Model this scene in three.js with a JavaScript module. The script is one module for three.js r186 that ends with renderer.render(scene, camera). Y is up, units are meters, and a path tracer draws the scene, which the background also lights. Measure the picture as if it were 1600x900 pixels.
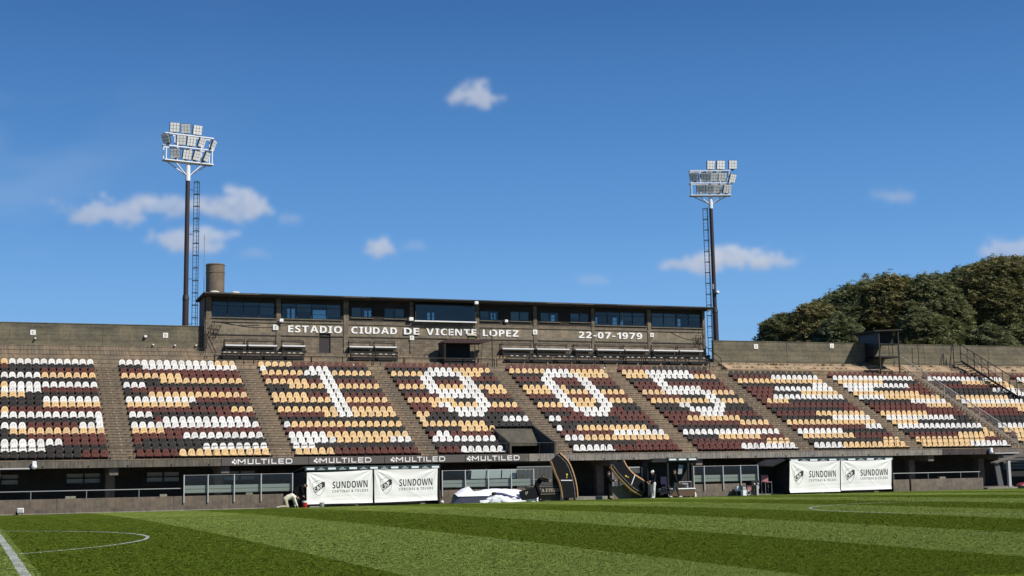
import * as THREE from 'three';
import { mergeGeometries, toCreasedNormals } from 'three/addons/utils/BufferGeometryUtils.js';
import { MarchingCubes } from 'three/addons/objects/MarchingCubes.js';
import { FontLoader } from 'three/addons/loaders/FontLoader.js';
import { TextGeometry } from 'three/addons/geometries/TextGeometry.js';
import { RoundedBoxGeometry } from 'three/addons/geometries/RoundedBoxGeometry.js';
import { ImprovedNoise } from 'three/addons/math/ImprovedNoise.js';

// ------------------------------------------------------------------ camera, sky, sun, exposure
const scene = new THREE.Scene();
const FOCAL = 2136.1;                                   // focal length in pixels of a 1600 x 900 picture
const camera = new THREE.PerspectiveCamera(2 * Math.atan(450 / FOCAL) * 180 / Math.PI, 16 / 9, 0.5, 3000);
camera.position.set(0, 1.864, 79.656);
camera.rotation.set(0.1333, -0.3729, -0.0181, 'YXZ');
camera.updateMatrixWorld(true);
const EXPOSURE = 1.0;
const SUN_DIR = new THREE.Vector3(0.62, 1.0, 0.85).normalize();
const SUN_POWER = 5.0;

function rayDir(px, py) { return new THREE.Vector3((px - 800) / FOCAL, -(py - 450) / FOCAL, -1).applyQuaternion(camera.quaternion); }
// world point that stands at depth plane z and that the photograph shows at (px, py)
function at(px, py, z) {
  const d = rayDir(px, py), t = (z - camera.position.z) / d.z;
  return camera.position.clone().addScaledVector(d, t);
}

const noiseGen = new ImprovedNoise();
const noise = (x, y, z = 0) => noiseGen.noise(x, y, z);
function fbm(x, y, z = 0, oct = 5) { let a = 0.5, s = 0; for (let i = 0; i < oct; i++) { s += a * noise(x, y, z + i * 7.3); x *= 2.03; y *= 2.03; z *= 2.03; a *= 0.5; } return s; }
function rng(seed) { let s = seed >>> 0; return () => { s = (s + 0x6d2b79f5) | 0; let t = Math.imul(s ^ (s >>> 15), 1 | s); t = (t + Math.imul(t ^ (t >>> 7), 61 | t)) ^ t; return ((t ^ (t >>> 14)) >>> 0) / 4294967296; }; }
const lin = (v) => { v /= 255; return v <= 0.04045 ? v / 12.92 : Math.pow((v + 0.055) / 1.055, 2.4); };
const sstep = (a, b, x) => { const t = Math.min(1, Math.max(0, (x - a) / (b - a))); return t * t * (3 - 2 * t); };

{ // the sky: clear blue air with a few small fair-weather clouds
  const W = 2048, H = 1024, data = new Float32Array(W * H * 4);
  const stops = [[-90, [70, 68, 60]], [-1, [110, 112, 110]], [0, [158, 190, 222]], [4, [138, 185, 232]], [7, [121, 174, 228]], [10, [101, 156, 216]], [14, [82, 136, 198]], [19.5, [62, 110, 172]], [30, [50, 96, 160]], [50, [38, 80, 146]], [90, [28, 66, 130]]]
    .map(([e, c]) => [e, c.map(lin)]);
  const clouds = [];
  const cloud = (px, py, rx, ry, s, seed) => { const d = rayDir(px, py).normalize(); clouds.push({ az: Math.atan2(d.x, -d.z) * 180 / Math.PI, el: Math.asin(d.y) * 180 / Math.PI, rx: rx * 0.0268, ry: ry * 0.0268, s, seed }); };
  cloud(745, 152, 50, 24, 0.95, 1); cloud(170, 333, 76, 27, 0.85, 2); cloud(255, 322, 60, 24, 0.75, 8); cloud(372, 326, 68, 30, 0.95, 3); cloud(300, 378, 66, 27, 0.9, 4);
  cloud(597, 388, 36, 17, 0.95, 5); cloud(1090, 415, 62, 20, 0.95, 6); cloud(1150, 407, 60, 22, 1.0, 16); cloud(1195, 411, 44, 15, 0.8, 17); cloud(1398, 307, 32, 16, 0.45, 7); cloud(1585, 395, 50, 24, 0.7, 9);
  cloud(395, 396, 24, 9, 0.25, 11); cloud(440, 343, 32, 8, 0.3, 12); cloud(920, 438, 30, 8, 0.25, 13); cloud(640, 386, 24, 8, 0.25, 14);
  for (let j = 0; j < H; j++) {
    const el = ((j + 0.5) / H - 0.5) * 180;
    let k = 0; while (k < stops.length - 2 && el > stops[k + 1][0]) k++;
    const t = Math.min(1, Math.max(0, (el - stops[k][0]) / (stops[k + 1][0] - stops[k][0])));
    const base = stops[k][1].map((a, c) => a + (stops[k + 1][1][c] - a) * t);
    for (let i = 0; i < W; i++) {
      const th = ((i + 0.5) / W - 0.5) * 2 * Math.PI;           // direction = (cos th, ., sin th)
      const x = Math.cos(th), z = Math.sin(th), az = Math.atan2(x, -z) * 180 / Math.PI;
      let [r, g, b] = base;
      if (el > 0) {
        // thin high cirrus streaks
        const ci = sstep(0.05, 0.45, fbm(az * 0.07 + el * 0.05, el * 0.22 - az * 0.05, 3.1, 4) + 0.12) * sstep(2, 8, el) * (1 - sstep(22, 40, el)) * sstep(0, -16, az - 12) * 0.2;
        r += (0.62 - r) * ci; g += (0.68 - g) * ci; b += (0.78 - b) * ci;
        for (const c of clouds) {
          let da = az - c.az; if (da > 180) da -= 360; if (da < -180) da += 360;
          const u = da / c.rx, v = (el - c.el) / c.ry;
          if (Math.abs(u) > 1.7 || Math.abs(v) > 2.0) continue;
          const n = fbm(da * 0.9 + c.seed * 13, el * 1.5, c.seed, 5), n2 = fbm(da * 3.1 + c.seed * 5, el * 3.9, c.seed + 4, 4);
          const vv = v < 0 ? v * 1.5 : v;
          const d = sstep(0.02, 0.5, 1.0 - Math.sqrt(u * u + vv * vv) + n * 1.35 + n2 * 0.6) * c.s;
          const lit = Math.min(1, Math.max(0, 0.55 + v * 0.4 + n2 * 0.7 + u * 0.12));
          const cr = 0.36 + 0.26 * lit, cg = 0.42 + 0.24 * lit, cb = 0.56 + 0.18 * lit;
          r += (cr - r) * d * 0.82; g += (cg - g) * d * 0.82; b += (cb - b) * d * 0.82;
        }
      }
      const o = (j * W + i) * 4; data[o] = r; data[o + 1] = g; data[o + 2] = b; data[o + 3] = 1;
    }
  }
  const tex = new THREE.DataTexture(data, W, H, THREE.RGBAFormat, THREE.FloatType);
  tex.mapping = THREE.EquirectangularReflectionMapping; tex.magFilter = THREE.LinearFilter; tex.minFilter = THREE.LinearFilter; tex.wrapS = THREE.RepeatWrapping; tex.needsUpdate = true;
  scene.background = tex; scene.environment = tex;
}
const sun = new THREE.DirectionalLight(new THREE.Color(1, 0.945, 0.86), SUN_POWER);
sun.position.set(40, 5, 10).addScaledVector(SUN_DIR, 160);
sun.target.position.set(40, 5, 10); scene.add(sun, sun.target);
sun.castShadow = true; sun.shadow.mapSize.set(4096, 4096);
Object.assign(sun.shadow.camera, { left: -110, right: 110, top: 90, bottom: -90, near: 1, far: 400 });

// ------------------------------------------------------------------ naming helpers
const used = new Map();
function numbered(n) { const k = used.get(n) || 0; used.set(n, k + 1); return k ? n + '_' + String(k).padStart(3, '0') : n; }
function tag(o, label, category, group, kind) { if (label) o.userData.label = label; if (category) o.userData.category = category; if (group) o.userData.group = group; if (kind) o.userData.kind = kind; return o; }
function thing(name, label, category, [x, y, z] = [0, 0, 0], turn = 0, group) {
  const o = new THREE.Group(); o.name = numbered(name); scene.add(o); o.position.set(x, y, z); o.rotation.y = turn;
  return tag(o, label, category, group);
}
function part(name, geo, mat, parent = scene) {
  const g = Array.isArray(geo) ? (geo.length > 1 ? mergeAll(geo) : geo[0]) : geo;
  const m = new THREE.Mesh(g, mat); m.name = parent === scene ? numbered(name) : name; m.castShadow = m.receiveShadow = true; parent.add(m); return m;
}
function struct(name, geo, mat) { const m = part(name, geo, mat); m.userData.kind = 'structure'; return m; }
function mergeAll(list) {
  return mergeGeometries(list.map((g) => { const n = g.index ? g.toNonIndexed() : g; for (const k of Object.keys(n.attributes)) if (!['position', 'normal', 'uv'].includes(k)) n.deleteAttribute(k); return n; }));
}
// uv in metres by the way each face points
function boxUV(g, s = 1, ox = 0, oy = 0) {
  const n = g.index ? g.toNonIndexed() : g; const p = n.attributes.position, q = n.attributes.normal, uv = new Float32Array(p.count * 2);
  for (let i = 0; i < p.count; i++) {
    const ax = Math.abs(q.getX(i)), ay = Math.abs(q.getY(i)), az = Math.abs(q.getZ(i)); let u, v;
    if (az >= ax && az >= ay) { u = p.getX(i); v = p.getY(i); } else if (ay >= ax) { u = p.getX(i); v = p.getZ(i); } else { u = p.getZ(i); v = p.getY(i); }
    uv[2 * i] = u * s + ox; uv[2 * i + 1] = v * s + oy;
  }
  n.setAttribute('uv', new THREE.BufferAttribute(uv, 2)); return n;
}
const box = (x0, x1, y0, y1, z0, z1) => boxUV(new THREE.BoxGeometry(x1 - x0, y1 - y0, z1 - z0).translate((x0 + x1) / 2, (y0 + y1) / 2, (z0 + z1) / 2));
const rbox = (x0, x1, y0, y1, z0, z1, r = 0.02) => boxUV(new RoundedBoxGeometry(x1 - x0, y1 - y0, z1 - z0, 2, r).translate((x0 + x1) / 2, (y0 + y1) / 2, (z0 + z1) / 2));
const V = (x, y, z) => new THREE.Vector3(x, y, z);
function bar(a, b, r, seg = 8, r2 = r) {
  const d = b.clone().sub(a), g = new THREE.CylinderGeometry(r2, r, d.length(), seg, 1);
  g.applyQuaternion(new THREE.Quaternion().setFromUnitVectors(V(0, 1, 0), d.clone().normalize())); const m = a.clone().add(b).multiplyScalar(0.5); return g.translate(m.x, m.y, m.z);
}
function beam(a, b, w, h) {                               // square section bar
  const d = b.clone().sub(a), g = new THREE.BoxGeometry(w, d.length(), h);
  g.applyQuaternion(new THREE.Quaternion().setFromUnitVectors(V(0, 1, 0), d.clone().normalize())); const m = a.clone().add(b).multiplyScalar(0.5); return boxUV(g.translate(m.x, m.y, m.z));
}
// prism from a polygon in the x-y plane, from z0 to z1
function prism(pts, z0, z1, holes = []) {
  const s = new THREE.Shape(pts.map(([x, y]) => new THREE.Vector2(x, y)));
  for (const h of holes) s.holes.push(new THREE.Path(h.map(([x, y]) => new THREE.Vector2(x, y))));
  return boxUV(new THREE.ExtrudeGeometry(s, { depth: z1 - z0, bevelEnabled: false }).translate(0, 0, z0));
}
// prism from a polygon in the z-y plane, from x0 to x1
function prismX(pts, x0, x1) {
  const s = new THREE.Shape(pts.map(([z, y]) => new THREE.Vector2(-z, y)));
  const g = new THREE.ExtrudeGeometry(s, { depth: x1 - x0, bevelEnabled: false }); g.rotateY(Math.PI / 2); return boxUV(g.translate(x0, 0, 0));
}

// ------------------------------------------------------------------ materials
function dataTex(n, f, srgb = true, rep = [1, 1]) {
  const d = new Uint8Array(n * n * 4);
  for (let j = 0; j < n; j++) for (let i = 0; i < n; i++) { const c = f(i / n, j / n), o = (j * n + i) * 4; d[o] = c[0]; d[o + 1] = c[1]; d[o + 2] = c[2]; d[o + 3] = 255; }
  const t = new THREE.DataTexture(d, n, n); t.wrapS = t.wrapT = THREE.RepeatWrapping; t.magFilter = THREE.LinearFilter; t.minFilter = THREE.LinearMipmapLinearFilter; t.generateMipmaps = true;
  if (srgb) t.colorSpace = THREE.SRGBColorSpace; t.repeat.set(...rep); t.needsUpdate = true; return t;
}
// noise that tiles over the unit square
const lattice = (() => { const r = rng(4242); return Float32Array.from({ length: 4096 }, () => r() * 2 - 1); })();
function pnoise(u, v, fu, fv, seed) {
  const x = u * fu, y = v * fv, xi = Math.floor(x), yi = Math.floor(y), a = x - xi, b = y - yi, sa = a * a * (3 - 2 * a), sb = b * b * (3 - 2 * b);
  const h = (p, q) => { p = ((p % fu) + fu) % fu; q = ((q % fv) + fv) % fv; return lattice[(Math.imul(p, 73856093) ^ Math.imul(q + 17, 19349663) ^ Math.imul(seed + 3, 83492791)) & 4095]; };
  return (h(xi, yi) * (1 - sa) + h(xi + 1, yi) * sa) * (1 - sb) + (h(xi, yi + 1) * (1 - sa) + h(xi + 1, yi + 1) * sa) * sb;
}
function tfbm(u, v, f, oct = 4, seed = 0, fv = f) { let s = 0, a = 0.5; f = Math.round(f); fv = Math.round(fv); for (let i = 0; i < oct; i++) { s += a * pnoise(u, v, f, fv, seed + i * 11); f *= 2; fv *= 2; a *= 0.5; } return s; }
const clampB = (v) => Math.max(0, Math.min(255, v));
function concreteTex(seed, streak, horiz = 0) {
  const r = rng(seed);
  return dataTex(512, (u, v) => {
    const n = tfbm(u, v, 5, 5, seed), n2 = tfbm(u, v, 26, 3, seed + 3), st = tfbm(u, v, 48, 2, seed + 9, 3) * streak, hz = tfbm(u, v, 2, 2, seed + 21, 30) * horiz;
    const g = 210 + n * 40 + n2 * 26 + st * 46 + hz * 52 + (r() - 0.5) * 22;
    return [clampB(g + n * 10), clampB(g), clampB(g - n * 12 - 3)];
  }, true, [0.25, 0.25]);
}
const cTexA = concreteTex(3, 0.4), cTexB = concreteTex(17, 1.0), cTexH = concreteTex(29, 0.35, 1);
const grainBump = dataTex(256, (u, v) => { const g = 128 + tfbm(u, v, 30, 4, 5) * 150; return [clampB(g), clampB(g), clampB(g)]; }, false, [0.8, 0.8]);
const C = (r, g, b) => new THREE.Color().setRGB(r, g, b);
const std = (color, roughness = 0.8, o = {}) => new THREE.MeshStandardMaterial({ color, roughness, ...o });
const conc = (color, tex = cTexA, o = {}) => std(color, 0.92, { map: tex, bumpMap: grainBump, bumpScale: 0.006, ...o });
// block wall: colour variation of courses with recessed joints too fine to see singly from the pitch
const blockTex = dataTex(512, (() => { const r = rng(8), tone = Array.from({ length: 400 }, () => r()); return (u, v) => {
  const row = Math.floor(v * 16), off = row % 2 ? 0.5 : 0, col = Math.floor(u * 8 + off) % 8; const t = tone[(row * 8 + col) % 400];
  const fy = v * 16 - row, fx = (u * 8 + off) % 1; const joint = (fy < 0.1 || fx < 0.05) ? 32 : 0;
  const g = 208 + (t - 0.5) * 40 + tfbm(u, v, 12, 4, 4) * 34 - joint; return [clampB(g), clampB(g - 2), clampB(g - 5)]; }; })(), true, [0.3125, 0.3125]);
const blockBump = dataTex(512, (u, v) => { const row = Math.floor(v * 16), off = row % 2 ? 0.5 : 0; const fy = v * 16 - row, fx = (u * 8 + off) % 1; const g = (fy < 0.1 || fx < 0.05) ? 60 : 190; return [g, g, g]; }, false, [0.3125, 0.3125]);

const M = {
  treadL: conc(C(0.315, 0.238, 0.165)), treadA: conc(C(0.335, 0.255, 0.178), cTexB), treadR: conc(C(0.4, 0.285, 0.185), cTexA), treadU: conc(C(0.375, 0.285, 0.195), cTexB),
  wallTop: conc(C(0.2, 0.175, 0.12), cTexH), earth: conc(C(0.5, 0.36, 0.23), cTexA), fasciaL: conc(C(0.21, 0.18, 0.14), cTexB), fasciaR: conc(C(0.4, 0.355, 0.3), cTexB), fasciaB: conc(C(0.28, 0.225, 0.19), cTexB), fasciaD: conc(C(0.1, 0.075, 0.068), cTexB),
  lowWall: conc(C(0.215, 0.168, 0.13), cTexA), lowWallR: conc(C(0.25, 0.2, 0.16), cTexA), kerb: conc(C(0.42, 0.38, 0.3)), apron: conc(C(0.3, 0.27, 0.22)),
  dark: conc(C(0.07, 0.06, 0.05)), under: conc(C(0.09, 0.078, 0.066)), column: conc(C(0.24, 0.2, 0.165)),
  eaveShadeBand: conc(C(0.035, 0.03, 0.026)), block: std(C(0.275, 0.225, 0.165), 0.95, { map: blockTex, bumpMap: blockBump, bumpScale: 0.012 }), plaster: conc(C(0.325, 0.265, 0.19)), pilaster: conc(C(0.26, 0.225, 0.172)),
  roof: std(C(0.06, 0.055, 0.05), 0.9, { map: cTexA }), roofEdge: std(C(0.16, 0.145, 0.125), 0.8, { map: cTexA }),
  black: std(C(0.01, 0.0095, 0.009), 0.8), blackMetal: std(C(0.022, 0.018, 0.016), 0.5, { metalness: 0.3 }), steelDark: std(C(0.035, 0.028, 0.026), 0.55, { metalness: 0.2 }), poleBrown: std(C(0.04, 0.024, 0.02), 0.5),
  white: std(C(0.8, 0.8, 0.78), 0.55), whitePaint: std(C(0.78, 0.79, 0.8), 0.4), letter: std(C(0.86, 0.85, 0.82), 0.6), cream: std(C(0.62, 0.58, 0.46), 0.8),
  steelGrey: std(C(0.3, 0.31, 0.31), 0.45, { metalness: 0.4 }), postGrey: std(C(0.42, 0.42, 0.41), 0.55), ladder: std(C(0.03, 0.07, 0.12), 0.5), boardGreen: std(C(0.33, 0.36, 0.35), 0.5),
  lamp: std(C(0.05, 0.055, 0.06), 0.5), lens: std(C(0.88, 0.88, 0.86), 0.3), tank: conc(C(0.27, 0.21, 0.15), cTexA), gold: std(C(0.62, 0.36, 0.16), 0.32, { metalness: 0.35 }),
  navy: std(C(0.02, 0.03, 0.075), 0.6), tarp: std(C(0.78, 0.79, 0.82), 0.5), archFace: new THREE.MeshPhysicalMaterial({ color: C(0.0075, 0.0078, 0.01), roughness: 0.8, specularIntensity: 0.35 }), red: std(C(0.62, 0.03, 0.03), 0.5), darkRed: std(C(0.2, 0.02, 0.03), 0.4), pink: std(C(0.35, 0.14, 0.15), 0.7),
  teal: std(C(0.012, 0.045, 0.05), 0.5), wood: std(C(0.1, 0.06, 0.035), 0.8), blueSeat: std(C(0.006, 0.006, 0.04), 0.8), door: std(C(0.03, 0.022, 0.022), 0.6), greyPanel: std(C(0.09, 0.09, 0.095), 0.6), leafGreen: std(C(0.12, 0.16, 0.03), 0.8),
  mesh: std(C(0.5, 0.46, 0.39), 0.7),
  glass: new THREE.MeshPhysicalMaterial({ color: C(0.62, 0.7, 0.72), roughness: 0.04, transmission: 1, thickness: 0, ior: 1.5 }),
  fenceGlass: new THREE.MeshPhysicalMaterial({ color: C(0.9, 0.92, 0.9), roughness: 0.06, transmission: 1, thickness: 0, ior: 1.5 }),
  perspex: new THREE.MeshPhysicalMaterial({ color: C(0.74, 0.83, 0.79), roughness: 0.5, transmission: 0.3, thickness: 0, ior: 1.5 }),
  gateGrey: std(C(0.12, 0.12, 0.115), 0.6, { metalness: 0.2 }), frame: std(C(0.022, 0.025, 0.028), 0.5),
};

// ------------------------------------------------------------------ ground and pitch
const ZA = 40.91, CROWN = 0.306, TURN = 0.0099, SW = 5.264, S0 = 6.197, XP = 0.688;
const GRASS_DARK = [0.107, 0.158, 0.0185], GRASS_LIGHT = [0.205, 0.28, 0.07];
const gy = (x, z) => Math.max(-0.06, CROWN * (1 - ((z - ZA) / ZA) ** 2));
function pitchPoint(u, w, lift = 0) { const c = Math.cos(TURN), s = Math.sin(TURN), d = w - ZA; const x = u * c + d * s, z = -u * s + d * c + ZA; return V(x, gy(x, z) + lift, z); }
{
  const earth = new THREE.PlaneGeometry(1600, 1600, 1, 1); earth.rotateX(-Math.PI / 2); earth.translate(40, -0.22, 0);
  struct('ground', boxUV(earth), std(C(0.09, 0.085, 0.05), 1, { map: cTexA }));
  // mown turf in alternate light and dark bands; tone patches by vertex colour, blade grain by texture
  const r = rng(77);
  const grassTex = dataTex(1024, (u, v) => {
    const f = (r() + r() + r() - 1.5) * 50, n = tfbm(u, v, 40, 3, 2) * 110, n1 = tfbm(u, v, 12, 3, 7) * 80; const g = 188 + f + n + n1;
    return [clampB(g + 4 + (r() - 0.5) * 18), clampB(g), clampB(g - 22 + (r() - 0.5) * 20)];
  }, true, [0.25, 0.25]);
  const grassBump = dataTex(512, () => { const g = 60 + r() * 195; return [g, g, g]; }, false, [0.5, 0.5]);
  const pos = [], col = [], idx = [], uv = []; const NU = 8, NW = 170, w0 = -1.2, w1 = 86;
  let base = 0;
  for (let k = -9; k < 26; k++) {
    const u0 = S0 + k * SW, dark = ((k % 2) + 2) % 2 === 1;
    for (let j = 0; j <= NW; j++) for (let i = 0; i <= NU; i++) {
      const u = u0 + SW * i / NU, w = w0 + (w1 - w0) * j / NW, p = pitchPoint(u, w);
      pos.push(p.x, p.y, p.z); uv.push(u, w);
      const n = fbm(u * 0.12, w * 0.12, 1.5, 4), n2 = fbm(u * 0.9, w * 0.25, 6.5, 3), yel = sstep(0.0, 0.5, fbm(u * 0.16 + 9, w * 0.16, 4.2, 3));
      const c = dark ? GRASS_DARK : GRASS_LIGHT; const m = 1 + n * 0.32 + n2 * 0.3;
      col.push(c[0] * m * (1 + yel * 0.14), c[1] * m * (1 + yel * 0.05), c[2] * m * (1 - yel * 0.25));
    }
    for (let j = 0; j < NW; j++) for (let i = 0; i < NU; i++) { const a = base + j * (NU + 1) + i, b = a + 1, c = a + NU + 1, d = c + 1; idx.push(a, c, b, b, c, d); }
    base += (NU + 1) * (NW + 1);
  }
  const g = new THREE.BufferGeometry(); g.setAttribute('position', new THREE.Float32BufferAttribute(pos, 3)); g.setAttribute('color', new THREE.Float32BufferAttribute(col, 3)); g.setAttribute('uv', new THREE.Float32BufferAttribute(uv, 2)); g.setIndex(idx); g.computeVertexNormals();
  struct('pitch_turf', g, new THREE.MeshPhysicalMaterial({ color: C(1.3, 1.3, 1.3), roughness: 1, specularIntensity: 0.05, map: grassTex, bumpMap: grassBump, bumpScale: 0.008, vertexColors: true }));
  { // standing blades of the nearer turf, too many to count
    const r2 = rng(123), P = [], I = []; for (let i = 0; i < 4; i++) { const a = r2() * 7, x = (r2() - 0.5) * 0.03, z = (r2() - 0.5) * 0.03, h = 0.022 + r2() * 0.018, lx = (r2() - 0.5) * 0.025, lz = (r2() - 0.5) * 0.025, k = P.length / 3, c = Math.cos(a) * 0.006, d = Math.sin(a) * 0.006; P.push(x - c, 0, z - d, x + c, 0, z + d, x + lx, h, z + lz); I.push(k, k + 1, k + 2); }
    const tuft = new THREE.BufferGeometry(); tuft.setAttribute('position', new THREE.Float32BufferAttribute(P, 3)); tuft.setAttribute('uv', new THREE.Float32BufferAttribute(new Float32Array(P.length / 3 * 2), 2)); tuft.setIndex(I); tuft.computeVertexNormals();
    const nn = tuft.attributes.normal; for (let i = 0; i < nn.count; i++) nn.setXYZ(i, nn.getX(i) * 0.25, 1, nn.getZ(i) * 0.25);
    const nearLine = (u, w) => Math.abs(u - XP) < 0.09 || Math.abs(Math.hypot(u - XP + 5.5, w - ZA) - 9.15) < 0.05 && u > XP || Math.abs(Math.hypot(u - XP - 36, w - ZA) - 9.15) < 0.06;
    const N = 690000, im = new THREE.InstancedMesh(tuft, new THREE.MeshPhysicalMaterial({ color: C(1, 1, 1), roughness: 1, specularIntensity: 0.1, side: THREE.DoubleSide }), N); im.name = 'grass_blades'; const m4 = new THREE.Matrix4(), q = new THREE.Quaternion(), col = new THREE.Color(), Y = V(0, 1, 0);
    for (let i = 0; i < N; i++) { const dep = 16.5 / (1 - r2() * 0.72), side = (r2() * 1.04 - 0.06) * dep, w = 79.6 - dep, u = side; const pp = pitchPoint(u, w, 0); const k = Math.floor((u - S0) / SW), dark = ((k % 2) + 2) % 2 === 1; const c = dark ? GRASS_DARK : GRASS_LIGHT, m = 0.9 + r2() * 0.38, yl = r2() * 0.22 - 0.1; q.setFromAxisAngle(Y, r2() * 7); const sc = 0.7 + r2() * 0.9; m4.compose(pp, q, V(1.0, sc * 0.48, 1.0)); im.setMatrixAt(i, m4); col.setRGB(c[0] * m * (1 + yl), c[1] * m, c[2] * m * (1 - yl)); if (nearLine(u, w) && r2() < 0.85) col.setRGB(0.55, 0.58, 0.48); im.setColorAt(i, col); }
    im.receiveShadow = true; scene.add(im); tag(im, 'short standing grass blades of the nearer pitch', 'grass', null, 'stuff');
  }
  // painted lines
  const lineMat = std(C(0.62, 0.64, 0.56), 0.9, { map: cTexB });
  const ribbon = (pts, w) => {
    const P = [], I = [], U = []; pts.forEach(([u, v], i) => {
      const a = pts[Math.max(0, i - 1)], b = pts[Math.min(pts.length - 1, i + 1)], dx = b[0] - a[0], dy = b[1] - a[1], l = Math.hypot(dx, dy);
      for (const s of [-1, 1]) { const p = pitchPoint(u - dy / l * s * w / 2, v + dx / l * s * w / 2, 0.008); P.push(p.x, p.y, p.z); U.push(u, v); }
      if (i) { const k = 2 * i; I.push(k - 2, k - 1, k, k, k - 1, k + 1); }
    });
    const q = new THREE.BufferGeometry(); q.setAttribute('position', new THREE.Float32BufferAttribute(P, 3)); q.setAttribute('uv', new THREE.Float32BufferAttribute(U, 2)); q.setIndex(I); q.computeVertexNormals();
    const nn = q.attributes.normal; if (nn.getY(0) < 0) { for (let i = 0; i < I.length; i += 3) [I[i], I[i + 1]] = [I[i + 1], I[i]]; q.setIndex(I); q.computeVertexNormals(); } return q;
  };
  const arc = (cu, cv, R, a0, a1, n) => Array.from({ length: n + 1 }, (_, i) => { const a = a0 + (a1 - a0) * i / n; return [cu + R * Math.cos(a), cv + R * Math.sin(a)]; });
  const straight = (u, a, b, n) => Array.from({ length: n + 1 }, (_, i) => [u, a + (b - a) * i / n]);
  struct('pitch_line', ribbon(straight(XP, ZA - 20.15, ZA + 20.15, 40), 0.17), lineMat);
  struct('pitch_line', ribbon(arc(XP - 5.5, ZA, 9.15, -0.925, 0.925, 60), 0.1), lineMat);
  struct('pitch_line', ribbon(arc(XP + 36, ZA, 9.15, 0, Math.PI * 2, 160), 0.1), lineMat);
  // paved strip behind the low wall and pale kerb in front of it
  struct('concourse_floor', [box(-30, 130, -0.1, 0.07, -24, -0.42)], M.apron);
  struct('kerb_strip', [boxUV(box(-30, 15.5, -0.05, 0.045, 0.0, 0.32))], M.kerb);
}

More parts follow.
